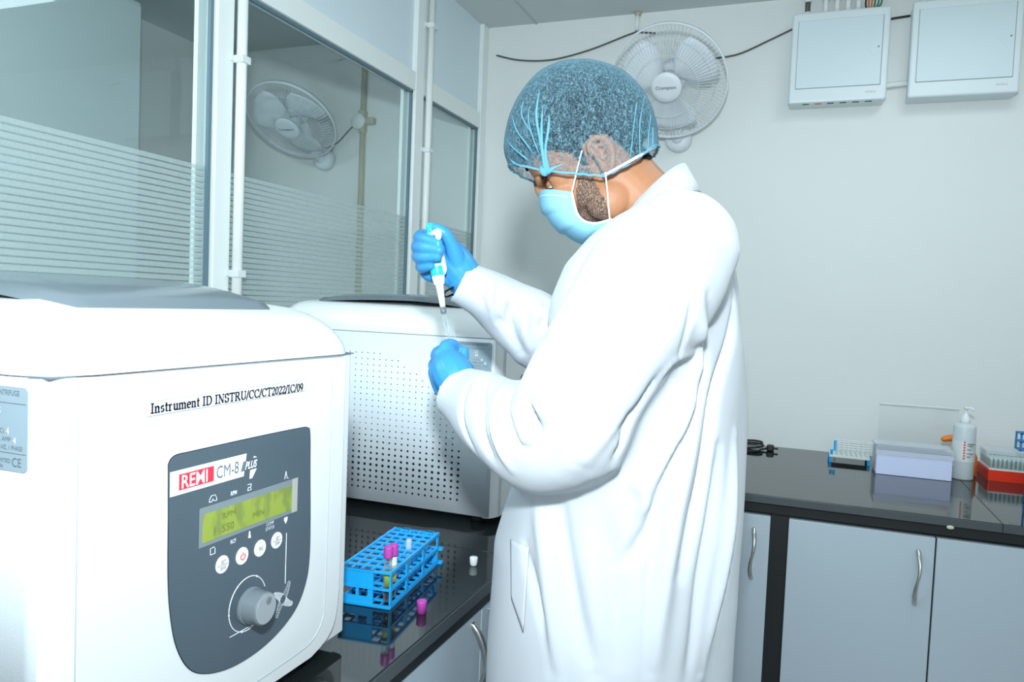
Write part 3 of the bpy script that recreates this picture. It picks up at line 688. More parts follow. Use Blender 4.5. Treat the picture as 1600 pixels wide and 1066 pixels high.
# ============================================================ TUBE RACK, TUBES, CAPS
def rack_pt(u, v, z):  # u along length 0..1, v across 0..1
    a = np.array([-.594, 1.062]); b = np.array([-.621, 1.290]); c = np.array([-.681, 1.053])
    p = a+(b-a)*u+(c-a)*v; return (p[0], p[1], z)
t = thing('tube_rack', (-.65, 1.17, BT), 'bright blue plastic tube rack on the left worktop by the near machine', 'rack')
def bar(bm, p, q, w, h):
    p = np.array(p, float); q = np.array(q, float); d = q-p; L = np.linalg.norm(d); d /= L
    up = np.array([0, 0, 1.]) if abs(d[2]) < .9 else np.array([-.12, .99, 0]); s = np.cross(d, up); s /= np.linalg.norm(s); up = np.cross(s, d)
    vs = []
    for e in (p, q):
        vs.append([bm.verts.new(e+s*w/2*i+up*h/2*j) for i, j in ((-1, -1), (1, -1), (1, 1), (-1, 1))])
    for i in range(4): bm.faces.new((vs[0][i], vs[0][(i+1) % 4], vs[1][(i+1) % 4], vs[1][i]))
    bm.faces.new(vs[0][::-1]); bm.faces.new(vs[1]); return bm
NR, NC = 10, 5
for nm, z, h in (('top_grid', .9085, .003), ('middle_grid', .881, .003), ('bottom_grid', .8535, .003)):
    bm = bmesh.new()
    for i in range(NR+1): bar(bm, rack_pt(i/NR, 0, z), rack_pt(i/NR, 1, z), .0055, h)
    for j in range(NC+1): bar(bm, rack_pt(-.001, j/NC, z-.0003), rack_pt(1.001, j/NC, z-.0003), .0036 if j not in (0, NC) else .0046, h-.0004 if j not in (0, NC) else .0052)
    obj(nm, bm, m_blue, t)
def plate(bm, u0, v0, u1, v1, z0, z1, th=.0025): return bar(bm, rack_pt(u0, v0, (z0+z1)/2), rack_pt(u1, v1, (z0+z1)/2), th, z1-z0)
bm = bmesh.new()  # end plate nearest the camera: solid left half with slot, open corner on the right
plate(bm, 0, .44, 0, 1, .882, .910); plate(bm, 0, .33, 0, .44, .850, .910); plate(bm, 0, .44, 0, 1, .850, .866); plate(bm, 0, .62, 0, .68, .866, .884)
plate(bm, 0, 0, 0, .33, .850, .8535)
obj('end_plate', bm, m_blue, t)
bm = bmesh.new(); plate(bm, 1, 0, 1, 1, .895, .910); plate(bm, 1, 0, 1, 1, .850, .866); plate(bm, 1, .45, 1, .55, .850, .91); plate(bm, 1, .9, 1, 1, .85, .91)
obj('end_plate', bm, m_blue, t)
for v in (0, 1):
    bm = bmesh.new()
    for u0, u1 in ((0, .035), (.30, .34), (.64, .68), (.965, 1)): plate(bm, u0, v, u1, v, .850, .910)
    plate(bm, 0, v, 1, v, .850, .858); 
    obj('side_frame', bm, m_blue, t)
for v in (.2, .75):
    for z in (.908, .879, .853): obj('locking_lug', bar(bmesh.new(), rack_pt(1.0, v-.08, z), rack_pt(1.0, v+.08, z), .012, .004), m_blue, t)
for u in (.72, .9): obj('locking_lug', bar(bmesh.new(), rack_pt(u-.04, 1.02, .907), rack_pt(u+.04, 1.02, .907), .008, .004), m_blue, t)
for z in (.879, .853): obj('locking_lug', bar(bmesh.new(), rack_pt(.99, -.05, z), rack_pt(1.03, -.05, z), .010, .005), m_blue, t)
m_label = mat('tube_label', (.80, .82, .80), .6)
def blood_tube(u, v, label, cap=m_purple, serum=m_grn, lab=False, zb=.8565, h=.075, lh=.05, r=.0062):
    x, y, _ = rack_pt(u, v, 0)
    t = thing('blood_tube', (x, y, zb), label, 'tube', 'purple capped blood tubes in the blue rack')
    obj('glass_wall', latheM((x, y, zb), (0, 0, 1), [(.001, 0), (r*.6, .001), (r*.93, .004), (r, .008), (r, h)], seg=18), m_tube, t, True)
    obj('blood', latheM((x, y, zb+.0008), (0, 0, 1), [(.001, 0), (r*.55, .001), (r*.86, .004), (r*.93, .008), (r*.93, lh*.5)], seg=16), m_blood, t, True)
    obj('serum', latheM((x, y, zb+.0008+lh*.5), (0, 0, 1), [(r*.93, 0), (r*.93, lh*.5)], seg=16), serum, t, True)
    if lab: obj('paper_wrap', latheM((x, y, zb+lh+.001), (0, 0, 1), [(r*1.02, 0), (r*1.02, h-lh-.004)], seg=18, cap=False), m_label, t, True)
    cp = [(r*1.15, 0), (r*1.2, .002), (r*1.2, .017), (r*1.1, .019), (r*.95, .019), (r*.9, .015), (.0005, .015)]
    obj('stopper', latheM((x, y, zb+h-.002), (0, 0, 1), cp, seg=24), cap, t, True)
blood_tube(.055, .115, 'purple capped blood tube with greenish serum at the rack corner')
blood_tube(.14, .10, 'purple capped blood tube with orange serum behind the corner tube', serum=m_yel, lab=True, h=.073, lh=.055)
x, y, _ = rack_pt(.55, .22, 0)
t = thing('sample_vial', (x, y, .857), 'cloudy uncapped sample vial standing midway in the blue rack', 'vial')
obj('vial_wall', latheM((x, y, .857), (0, 0, 1), [(.001, 0), (.0048, .002), (.0055, .006), (.0055, .065), (.005, .068), (.003, .0695)], seg=18), m_milky, t, True)
obj('sample', latheM((x, y, .8575), (0, 0, 1), [(.001, 0), (.004, .002), (.0046, .006), (.0046, .010)], seg=14), m_yel, t, True)
tag(obj('tube_stopper', latheM((-.542, 1.074, BT+.0002), (0, 0, 1), [(.0078, 0), (.0080, .017), (.0082, .019), (.0072, .020), (.0065, .020), (.006, .013), (.0005, .013)], seg=26), m_purple, smooth=True), 'loose purple tube stopper lying on the worktop before the blue rack', 'stopper')
tag(obj('tube_stopper', latheM((-.556, 1.313, BT+.0002), (0, 0, 1), [(.0050, 0), (.0062, .001), (.0072, .006), (.0078, .015), (.0072, .0165), (.001, .0168)], seg=26), m_wcap, smooth=True), 'small loose white vial stopper on the worktop behind the rack', 'stopper')
# ============================================================ FANS
def build_fan(C, n, R, Z0, label, rimw=.004):
    """C hub centre, n facing direction, Z0 base point on the wall"""
    C = np.array(C, float); n = np.array(n, float); n /= np.linalg.norm(n)
    up = np.array([0, 0, 1.]); e1 = np.cross(up, n); e1 /= np.linalg.norm(e1); e2 = np.cross(n, e1)
    t = thing('wall_fan', tuple(Z0), label, 'fan', 'white wall fans')
    def circ(r, h, N=64): return [C+n*h+r*(math.cos(a)*e1+math.sin(a)*e2) for a in np.linspace(0, 2*math.pi, N+1)]
    D = .055
    bm = bmesh.new(); lathe(bm, C-n*.006, n, [(R-.004, 0), (R+.001, 0), (R+.002, .008), (R+.001, .017), (R-.004, .017), (R-.004, 0)], seg=72, cap=False)
    obj('guard_rim', bm, m_fan, t, True)
    for nm, sg in (('front_guard', 1), ('rear_guard', -1)):
        bm = bmesh.new(); N = 84
        for k in range(N):
            a = 2*math.pi*k/N; dr = math.cos(a)*e1+math.sin(a)*e2
            pts = []
            for rr, hh in ((.05, D), (.09, D*.99), (.14, D*.86), (.175, D*.62), (.196, D*.32), (.207, .002)):
                r_ = rr/.207*R
                sw = .10*(1-rr/.207) if sg > 0 else 0
                d2 = math.cos(a+sw)*e1+math.sin(a+sw)*e2
                pts.append(C+n*hh*sg+r_*d2)
            tube(bm, pts, .0008, seg=4, k=1)
        for rr, hh in ((.11, D*.95), (.16, D*.74)): tube(bm, circ(rr/.207*R, hh*sg, 48), .0009, seg=4)
        obj(nm, bm, m_fan, t, True)
    badge = obj('centre_badge', latheM(C+n*(D-.004), n, [(.054, 0), (.054, .006), (.050, .010), (.035, .012), (.001, .0125)], seg=36), m_fan, t, True)
    text('badge_lettering', 'Crompton', C+n*(D+.0095)-e2*.004, e1, e2, .017, m_inkf, badge, 'CENTER', offset=.01)
    bm = bmesh.new()
    for q in range(3):
        a0 = 2*math.pi*q/3+.5; g = []
        for i in range(9):
            r_ = .035+(R*.86-.035)*i/8; row = []
            sp = .75+.55*math.sin(math.pi*min(1, i/8*.8+.1))
            for j in range(7):
                s = j/6-.5; a = a0+s*1.15*sp+.06*i/8
                row.append(C+r_*(math.cos(a)*e1+math.sin(a)*e2)+n*(s*.055*(1-.3*i/8)))
            g.append(row)
        G = [[bm.verts.new(p) for p in r_] for r_ in g]; G2 = [[bm.verts.new(p-n*.0022) for p in r_] for r_ in g]
        for i in range(8):
            for j in range(6):
                bm.faces.new((G[i][j], G[i+1][j], G[i+1][j+1], G[i][j+1])); bm.faces.new((G2[i][j], G2[i][j+1], G2[i+1][j+1], G2[i+1][j]))
        for i in range(8):
            bm.faces.new((G[i][0], G2[i][0], G2[i+1][0], G[i+1][0])); bm.faces.new((G[i][6], G[i+1][6], G2[i+1][6], G2[i][6]))
        for j in range(6):
            bm.faces.new((G[8][j], G2[8][j], G2[8][j+1], G[8][j+1])); bm.faces.new((G[0][j], G[0][j+1], G2[0][j+1], G2[0][j]))
    obj('blades', bm, m_blade, t, True)
    obj('hub', latheM(C-n*.03, n, [(.03, 0), (.036, .006), (.036, .055), (.028, .062)], seg=28), m_blade, t, True)
    mb = C-n*.045
    obj('motor_housing', latheM(mb, -n, [(.050, -.01), (.054, .0), (.054, .045), (.046, .07), (.02, .082), (.001, .083)], seg=32), m_fan, t, True)
    Z0 = np.array(Z0, float)
    neck = mb-n*.03
    obj('swivel_neck', tubeM([neck, (neck+Z0+np.array([0, -.05, 0]))/2+np.array([0, 0, -.03]), Z0+np.array([0, -.045, 0])], [.022, .020, .024], seg=14, k=5, caps='round'), m_fan, t, True)
    b = obj('wall_bracket', latheM(Z0, (0, -1, 0), [(.050, 0), (.050, .03), (.046, .042), (.036, .048), (.001, .05)], seg=32), m_fan, t, True)
    obj('bracket_dial', latheM(Z0+np.array([0, -.048, .012]), (0, -1, 0), [(.020, 0), (.019, .010), (.001, .011)], seg=24), m_pvcd, b, True)
    return t
c1 = P(1045, 128, 2.80); v1 = (CAM-c1)/np.linalg.norm(CAM-c1); dl = -.42*cr-.91*cu
build_fan(c1, math.cos(.46)*v1+math.sin(.46)*dl, .208, (-.484, 3.039, 2.015), 'white wall fan behind the man, below the ceiling of this room')
c2 = P(456, 188, 2.78); v2 = (CAM-c2)/np.linalg.norm(CAM-c2); dl = -.50*cr-.866*cu
build_fan(c2, math.cos(.90)*v2+math.sin(.90)*dl, .200, (-2.11, 3.039, 1.985), 'white wall fan tilted downward, seen through the partition glass')
# ============================================================ DISTRIBUTION BOARDS, PIPES, CABLES
def board(x0, x1, z0, z1, label, bottom):
    t = thing('distribution_board', ((x0+x1)/2, 3.04, z0), label, 'electrical box', 'white electrical boards on the back wall')
    bm = box(x0, x1, 2.965, 3.0395, z0, z1, .004); obj('housing', bm, m_db, t)
    obj('cover', box(x0-.004, x1+.004, 2.945, 2.967, z0-.002, z1+.002, .008, 4), m_db, t, False)
    obj('door_gap', box(x0+.017, x1-.017, 2.9445, 2.9455, z0+.048, z1-.028), mat('gap_grey', (.25, .3, .32), .5) if 'gap_grey' not in bpy.data.materials else bpy.data.materials['gap_grey'], t)
    d = obj('door', box(x0+.0182, x1-.0192, 2.940, 2.9447, z0+.0492, z1-.0292, .0015), m_dbd, t)
    xm = x1-.042; zm = (z0+z1)/2+.014
    obj('latch', bx(box(xm, xm+.014, 2.9385, 2.9402, zm+.004, zm+.008), xm+.010, xm+.014, 2.9385, 2.9402, zm-.012, zm+.008), m_db, d)
    obj('latch_groove', tubeM([(xm-.03, 2.9399, zm+.006), (xm+.004, 2.9399, zm-.028)], .0006, seg=5), m_pvcd, d)
    text('lettering', 'HAVELLS', (x1-.030, 2.9448, z0+.0235), (1, 0, 0), (0, 0, 1), .0095, mat('gold_print', (.45, .38, .25), .5) if 'gold_print' not in bpy.data.materials else bpy.data.materials['gold_print'], t, 'RIGHT', width=.9)
    if bottom:
        for k in range(6):
            obj('knockout', box(x0+.045+.041*k, x0+.067+.041*k, 2.955, 2.966, z0-.0035, z0-.0019), (m_green, m_orange, m_cable, m_cable, m_cable, m_green)[k], t)
    return t
board(-.0833, .2285, 2.112, 2.428, 'left white electrical board, coloured cable entries along its bottom', True)
board(.302, .622, 2.112, 2.434, 'right white electrical board at the top right of the wall', False)
def stub(px, py, label, x=None, grey=False, z0=2.43):
    p = P(px, py, 3.0); x = p[0]
    t = thing('conduit_stub', (x, 3.0, z0), label, 'pipe', 'short conduits above the electrical boards')
    obj('pipe', tubeM([(x, 3.0, z0+.003), (x, 3.0, 2.519)], .0095, seg=14), m_cable if grey else m_pvc, t, True)
    obj('coupling', latheM((x, 3.0, z0+.003), (0, 0, 1), [(.0135, 0), (.0135, .012), (.0125, .016), (.0098, .017)], seg=16), m_pvc, t, True)
    obj('coupling', latheM((x, 3.0, 2.485), (0, 0, 1), [(.0098, 0), (.0128, .002), (.0128, .020), (.0098, .022)], seg=16), m_pvc, t, True)
for i, px in enumerate((1262, 1290, 1308, 1325, 1341)):
    stub(px, 15, ['dark ringed conduit stub above the left end of the left board', 'second conduit stub from the left above the left board', 'middle conduit stub of five above the left board', 'fourth conduit stub from the left above the left board', 'conduit stub beside the green wires above the left board'][i], grey=(i == 0))
for i, px in enumerate((1443, 1464, 1484, 1505, 1524)):
    stub(px, 3, ['leftmost conduit stub above the right board', 'second conduit stub above the right board', 'middle conduit stub of five above the right board', 'fourth conduit stub above the right board', 'rightmost conduit stub above the right board'][i], z0=2.436)
xw = P(1360, 10, 3.0)[0]
t = thing('wire_bundle', (xw, 3.0, 2.43), 'green and orange wires entering the left board from above', 'wires')
for dx, m_, b in ((-.012, m_cord, -.004), (-.006, m_orange, 0), (0, m_orange, .004), (.006, m_green, .008), (.011, m_green, .014), (.015, m_green, .020)):
    obj('wire', tubeM([(xw+dx*.6, 3.0, 2.429), (xw+dx+b, 2.995, 2.46), (xw+dx*.7+b*.8, 3.0, 2.50), (xw+dx*.2, 3.01, 2.519)], .0027, seg=8, k=5), m_, t, True)
def cable(name, pts, r, m, label, cat='cable', group=None):
    return tag(obj(name, tubeM(pts, r, seg=8, k=6, caps='round'), m, None, True), label, cat, group)
cable('wall_cable', [(-1.268, 3.034, 2.400), (-1.16, 3.034, 2.372), (-1.02, 3.034, 2.364), (-.86, 3.034, 2.392), (-.70, 3.034, 2.440), (-.665, 3.034, 2.444), (-.60, 3.034, 2.436)], .0035, m_cable, 'dark cable looping on the back wall left of the fan')
cable('wall_cable', [(-.40, 3.034, 2.330), (-.35, 3.034, 2.322), (-.27, 3.034, 2.332), (-.17, 3.034, 2.372), (-.0875, 3.034, 2.407)], .0035, m_cable, 'dark cable running from the fan up to the left board')
cable('wall_cable', [(-2.09, 3.0, 2.03), (-2.05, 3.03, 2.06), (-1.99, 3.033, 2.115), (-1.955, 3.033, 2.145)], .003, m_cable, 'thin wire from the junction box to the fan behind the glass')
cable('wall_cable', [(.234, 3.033, 2.413), (.297, 3.033, 2.418)], .004, m_cord, 'short black cable between the two electrical boards')
cable('wall_cable', [(.628, 3.033, 2.437), (.70, 3.033, 2.425), (.8, 3.033, 2.41)], .0035, m_cable, 'dark cable leaving the right board at the picture edge')
cable('conduit_pipe', [(.2335, 3.027, 2.178), (.2975, 3.027, 2.182)], .011, m_pvc, 'short horizontal conduit joining the two boards', 'pipe')
t = thing('conduit_pipe', (-.671, 3.03, 2.44), 'short vertical conduit at the ceiling above the fan', 'pipe')
obj('pipe', tubeM([(-.671, 3.028, 2.45), (-.671, 3.028, 2.519)], .008, seg=12), m_pvc, t, True)
obj('ceiling_collar', latheM((-.668, 3.026, 2.508), (0, 0, 1), [(.012, 0), (.014, .011)], seg=14), m_yell, t, True)
# ============================================================ BACK COUNTER OBJECTS
zt = BT+.0003
t = thing('cardboard_box', (.36, 2.76, BT), 'low lavender box with a clear lid on the back worktop', 'box')
obj('box_body', box(.252, .468, 2.70, 2.82, zt, .930, .002), m_boxl, t)
obj('clear_lid', bx(bx(bx(box(.249, .471, 2.697, 2.823, .930, .945, .002), .2495, .2515, 2.698, 2.822, .86, .93), .2495, .4705, 2.6975, 2.6985, .915, .93), .4685, .4705, 2.698, 2.822, .9, .93), m_milky, t)
# floating style foam rack with a wire grid behind, left of the box
t = thing('test_tube_rack', (.19, 2.87, BT), 'flat white perforated rack with blue posts left of the lavender box', 'rack')
bm = box(.117, .245, 2.83, 2.93, .868, .876, .001); obj('tray', bm, mat('foam_white', (.72, .78, .76), .6), t)
bm = bmesh.new()
for i in range(8):
    for j in range(5): lathe(bm, (.126+.0155*i, 2.84+.02*j, .8762), (0, 0, 1), [(.0045, 0), (.0045, .0003)], seg=10)
obj('tray_holes', bm, mat('foam_shadow', (.42, .48, .47), .7), t)
bm = bmesh.new()
for x in (.121, .241):
    for y in (2.835, 2.925): lathe(bm, (x, y, zt), (0, 0, 1), [(.0045, 0), (.0045, .0178)], seg=10)
obj('foot', bm, m_blue, t)
bm = bmesh.new()
for x, y in ((.124, 2.835), (.138, 2.925)): lathe(bm, (x, y, .876), (0, 0, 1), [(.0045, 0), (.0045, .017 if y < 2.9 else .036)], seg=10)
obj('locking_post', bm, m_blue, t)
bm = bmesh.new()
for i in range(5): tube(bm, [(.135, 2.93, .884+.008*i), (.262, 2.93, .884+.008*i)], .0012, seg=5)
for i in range(9): tube(bm, [(.136+.0157*i, 2.93, .877), (.136+.0157*i, 2.93, .918)], .0012, seg=5)
obj('rear_grid', bm, m_pvc, t)
# clear upright acrylic sheet holder behind the box
t = thing('acrylic_stand', (.4, 2.99, BT), 'clear upright acrylic holder against the wall behind the lavender box', 'holder')
obj('clear_sheet', box(.277, .525, 2.975, 2.978, zt, 1.052, .0008), m_clear, t)
obj('sheet_top_highlight', tubeM([(.277, 2.9765, 1.052), (.525, 2.9765, 1.052)], .0022, seg=8), m_pwhite, t)  # opaque white strip paints the highlight along the top of the clear sheet
obj('foot_sheet', box(.277, .525, 2.978, 3.03, zt, zt+.003, .0005), m_clear, t)
# pump bottle
bx_, by_ = .508, 2.775
t = thing('pump_bottle', (bx_, by_, BT), 'translucent plastic pump bottle with printed label on the back worktop', 'bottle')
m_bot = mat('bottle_plastic', (.74, .81, .83), .35, alpha=.85)
obj('bottle_body', latheM((bx_, by_, zt), (0, 0, 1), [(.030, 0), (.0325, .004), (.0325, .165), (.031, .172), (.026, .176), (.014, .180)], seg=36), m_bot, t, True)
obj('bottle_label', latheM((bx_, by_, zt+.058), (0, 0, 1), [(.0329, 0), (.0329, .066)], seg=36, cap=False), mat('bottle_label', (.72, .76, .74), .5), t, True)
for k in range(7):
    obj('label_print', box(bx_-.006, bx_-.001, by_-.0336, by_-.0328, .918+.0085*k, .9225+.0085*k), m_red, t)
bm = bmesh.new()
for z, w in ((.966, .022), (.960, .016), (.948, .012), (.935, .018), (.925, .010)): bx(bm, bx_+.004, bx_+.004+w, by_-.0332, by_-.0300, z, z+.0022)
obj('label_print', bm, m_inkf, t)
p = obj('pump_head', latheM((bx_, by_, zt+.178), (0, 0, 1), [(.0145, 0), (.0145, .012), (.011, .020), (.006, .030), (.004, .034), (.004, .046), (.007, .047), (.007, .052)], seg=24), m_pwhite, t, True)
obj('spout', tubeM([(bx_, by_, zt+.226), (bx_+.012, by_-.004, zt+.228), (bx_+.020, by_-.006, zt+.222)], .0035, seg=8, k=4, caps='round'), m_pwhite, p, True)
# orange bottle half hidden behind it
ox, oy = .535, 2.85
t = thing('wash_bottle', (ox, oy, BT), 'orange bottle mostly hidden behind the pump bottle', 'bottle')
obj('bottle_body', latheM((ox, oy, zt), (0, 0, 1), [(.026, 0), (.028, .004), (.028, .06), (.020, .08), (.012, .088)], seg=28), m_orangep, t, True)
obj('spout', tubeM([(ox, oy, .935), (ox-.02, oy, .965), (ox-.05, oy, .967), (ox-.072, oy-.002, .962)], [.009, .009, .011, .009], seg=12, k=4, caps='round'), m_orangep, t, True)
# red tray of pipette tips
t = thing('tip_tray', (.66, 2.87, BT), 'red tray holding rows of clear pipette tips at the right edge', 'tray')
bm = bmesh.new(); a = rrect(.583, .76, 2.79, 2.95, .006, 3)
loft(bm, [[(x, y, zt) for x, y in a], [(x*1.0+(.001 if x > .67 else -.001), y, .884) for x, y in a]]); obj('tray_base', bm, m_redp, t)
obj('tip_plate', box(.586, .757, 2.793, 2.947, .884, .889, .001), mat('tip_plate', (.72, .76, .74), .5), t)
bm = bmesh.new()
for i in range(14):
    for j in range(11): lathe(bm, (.593+.0122*i, 2.801+.0138*j, .889), (0, 0, 1), [(.0030, 0), (.0042, .024), (.0048, .026), (.0048, .034), (.004, .034)], seg=8)
o = obj('pipette_tips', bm, m_tipw, t, True); o['kind'] = 'stuff'
obj('clear_cover', box(.588, .757, 2.86, 2.947, .9235, .938, .002), m_milky, t)
# blue rack at the frame edge
t = thing('blue_tube_rack', (.72, 2.70, BT), 'dark blue tube rack cut off by the right picture edge', 'rack')
bm = bmesh.new()
for z in (.970, .995, 1.020):
    for i in range(6): bx(bm, .636+.03*i, .640+.03*i, 2.67, 2.73, z, z+.003)
    for j in range(3): bx(bm, .636, .79, 2.67+.028*j, 2.674+.028*j, z, z+.003)
for x in (.636, .786):
    for y in (2.67, 2.726): bx(bm, x, x+.005, y, y+.004, .970, 1.023)
obj('rack_frame', bm, m_blued, t)
bm = bmesh.new()
for x in (.668, .786):
    for y in (2.67, 2.726): bx(bm, x, x+.005, y, y+.004, zt, .970)
for z in (.853, .895, .935):
    for j in range(3): bx(bm, .668, .79, 2.67+.028*j, 2.674+.028*j, z, z+.004)
obj('rack_leg', bm, m_blued, t)
# black power cord with plug
t = thing('power_cord', (-.15, 2.93, BT), 'coiled black power cord with plug by the wall beside the coat', 'cord')
q0 = P(1207, 700, 2.93); zc = BT+.005
pts = [(-.085, 2.93, zc+.004), (-.11, 2.915, zc), (-.13, 2.86, zc), (-.19, 2.83, zc), (-.25, 2.86, zc), (-.26, 2.93, zc), (-.21, 2.985, zc+.006), (-.13, 2.99, zc+.01), (-.105, 2.95, zc+.008), (-.15, 2.90, zc+.004), (-.22, 2.90, zc+.004), (-.24, 2.96, zc+.008), (-.16, 3.0, zc+.016), (-.11, 2.975, zc+.018), (-.13, 2.93, zc+.016), (-.2, 2.93, zc+.012)]
obj('cable', tubeM(pts, .0035, seg=8, k=6, caps='round'), m_cord, t, True)
obj('plug', bx(bx(box(-.092, -.066, 2.915, 2.945, zt, zt+.022, .005), -.066, -.052, 2.920, 2.924, zt+.008, zt+.012), -.066, -.052, 2.936, 2.940, zt+.008, zt+.012), m_cord, t)
# ============================================================ PERSON
YB = 1.2
PSI, TH = math.radians(14), math.radians(30)
hF = np.array([-math.cos(PSI)*math.cos(TH), -math.sin(PSI)*math.cos(TH), -math.sin(TH)])
hU = np.array([-math.cos(PSI)*math.sin(TH), -math.sin(PSI)*math.sin(TH), math.cos(TH)])
hN = np.array([math.sin(PSI), -math.cos(PSI), 0])
HO = np.array([-.318, 1.2, 1.572]); HS = 1.05
def H(a, b, c=0): return HO+HS*(hF*a+hU*b+hN*c)
def Q(px, py, lat=0): return PP(px, py, HO+hN*lat, hN)
AX = (hF, hU, hN)
def hell(bm, a, b, c, sa, sb, sc, seg=20): return ellipsoid(bm, H(a, b, c), AX, (sa*HS, sb*HS, sc*HS), seg)
person = None
bm = bmesh.new()
hell(bm, 0, .058, 0, .094, .080, .074, 28)
hell(bm, .045, .050, 0, .050, .052, .060, 24)
hell(bm, .032, -.010, 0, .054, .060, .058, 24)
hell(bm, .022, -.060, 0, .050, .034, .047, 22)
hell(bm, .046, -.082, 0, .026, .020, .030, 18)
hell(bm, .085, .024, 0, .011, .012, .045, 18)
for s in (1, -1):
    hell(bm, .064, -.016, .036*s, .026, .020, .022, 16); hell(bm, .056, .012, .043*s, .020, .026, .018, 16)
    hell(bm, .010, -.055, .046*s, .035, .030, .016, 16)
tube(bm, [H(.090, .026), H(.093, .006), H(.084, -.014), H(.078, -.022)], [.009, .009, .008, .007], seg=10, k=3, caps='round')
hell(bm, .070, -.044, 0, .012, .010, .024, 14)
# ears: helix, antihelix, lobe, back plate
for s in (1, -1):
    E_ = lambda a, b, c=0: H(-.008+a*.80, .000+b*.80, (.0735+c*.72)*s)
    tube(bm, [E_(.010, .008, .004), E_(.016, .022, .008), E_(.006, .034, .012), E_(-.012, .030, .016), E_(-.020, .012, .018), E_(-.016, -.008, .015), E_(-.004, -.026, .009), E_(.008, -.026, .004), E_(.010, -.012, .002)], [.0040, .0048, .0050, .0052, .0052, .0050, .0060, .0050, .0035], seg=8, k=5, caps='round')
    tube(bm, [E_(.004, .020, .006), E_(-.008, .018, .010), E_(-.011, .004, .011), E_(-.006, -.010, .009), E_(.004, -.014, .005)], .0032, seg=8, k=4, caps='round')
    tube(bm, [E_(.010, -.001, .003), E_(.008, -.008, .004)], .0042, seg=8, caps='round')
    ellipsoid(bm, E_(-.003, .003, -.004), (hF, hU, hN*.95-hF*.3*1), (.014, .025, .0045), 16)
# neck
tube(bm, [Q(938, 250), Q(958, 272), Q(990, 305), Q(1030, 355), Q(1035, 420)], [.055, .060, .058, .064, .075], seg=24, k=5, caps='round')
tube(bm, [Q(925, 330), Q(960, 350), Q(1000, 400)], [.03, .034, .04], seg=16, k=3, caps='round')
# torso inside the coat
def ringpts(pf, pb, w, n=36, ex=2.3, yc=0):
    c = (pf+pb)/2; h = (pb-pf)/2; out = []
    for i in range(n):
        a = 2*math.pi*i/n; ca, sa = math.cos(a), math.sin(a)
        out.append(c+h*np.sign(ca)*abs(ca)**(2/ex)+np.array([0, 1, 0])*(w*np.sign(sa)*abs(sa)**(2/ex)+yc))
    return out
def prow(py, xf, xb): return P(xf, py, YB), P(xb, py, YB)
TR = [(350, 1000, 1080, .06), (392, 965, 1100, .12), (440, 925, 1120, .18), (500, 895, 1135, .20), (620, 880, 1135, .185), (760, 850, 1130, .175), (880, 830, 1125, .18), (1010, 830, 1115, .18)]
rg = [ringpts(*prow(py, a, b), w) for py, a, b, w in TR]
last = np.mean(rg[-1], axis=0)
loft(bm, rg)
# legs
for s in (-1, 1):
    hip = np.array([-.27, YB+.095*s, .86]); kn = np.array([-.29, YB+.10*s, .47]); an = np.array([-.265, YB+.10*s, .09])
    tube(bm, [hip, (hip+kn)/2, kn, (kn+an)/2+np.array([.015, 0, .03]), an], [.088, .075, .058, .056, .040], seg=20, k=4, caps='round')
    tube(bm, [an+np.array([.02, 0, -.035]), an+np.array([-.06, 0, -.05]), an+np.array([-.15, 0, -.06])], [.036, .038, .026], seg=14, k=3, caps='round')
# arms
ARM_N = [(1045, 400, 1.03, .060), (985, 520, 1.00, .056), (892, 672, 0.985, .050), (800, 652, 1.05, .043), (745, 622, 1.10, .034), (716, 606, 1.125, .029)]
ARM_F = [(1000, 400, 1.38, .060), (940, 500, 1.40, .054), (872, 545, 1.37, .048), (800, 492, 1.30, .041), (752, 458, 1.25, .034), (727, 438, 1.23, .030)]
for A in (ARM_N, ARM_F): tube(bm, [P(a, b, y) for a, b, y, r in A], [r for *_, r in A], seg=20, k=4, caps='round')
# hands: chains of (px, py, Y, radius)
FAR = dict(
    palm=[(733, 442, 1.235, .030), (716, 420, 1.225, .034), (703, 400, 1.218, .031), (692, 384, 1.212, .021)],
    heel=[(714, 434, 1.222, .020), (692, 431, 1.210, .0165), (670, 426, 1.200, .0150), (663, 415, 1.198, .0135)],
    back=[(690, 412, 1.222, .018), (676, 398, 1.216, .018), (672, 380, 1.214, .015)],
    index=[(690, 374, 1.213, .0115), (664, 368, 1.205, .0115), (655, 371, 1.182, .0110), (664, 374, 1.153, .0100), (684, 380, 1.144, .0088)],
    middle=[(690, 386, 1.215, .0115), (660, 382, 1.207, .0115), (652, 386, 1.182, .0112), (662, 388, 1.152, .0102), (686, 391, 1.143, .0090)],
    ring=[(690, 398, 1.215, .0112), (662, 396, 1.207, .0112), (653, 401, 1.182, .0110), (661, 403, 1.154, .0100), (683, 401, 1.145, .0088)],
    little=[(690, 412, 1.215, .0108), (666, 412, 1.208, .0108), (658, 417, 1.186, .0102), (662, 418, 1.162, .0092), (673, 415, 1.154, .0080)],
    thumb=[(716, 418, 1.212, .018), (710, 396, 1.196, .0150), (703, 378, 1.183, .0115), (694, 364, 1.173, .0105), (682, 357, 1.166, .0092)])
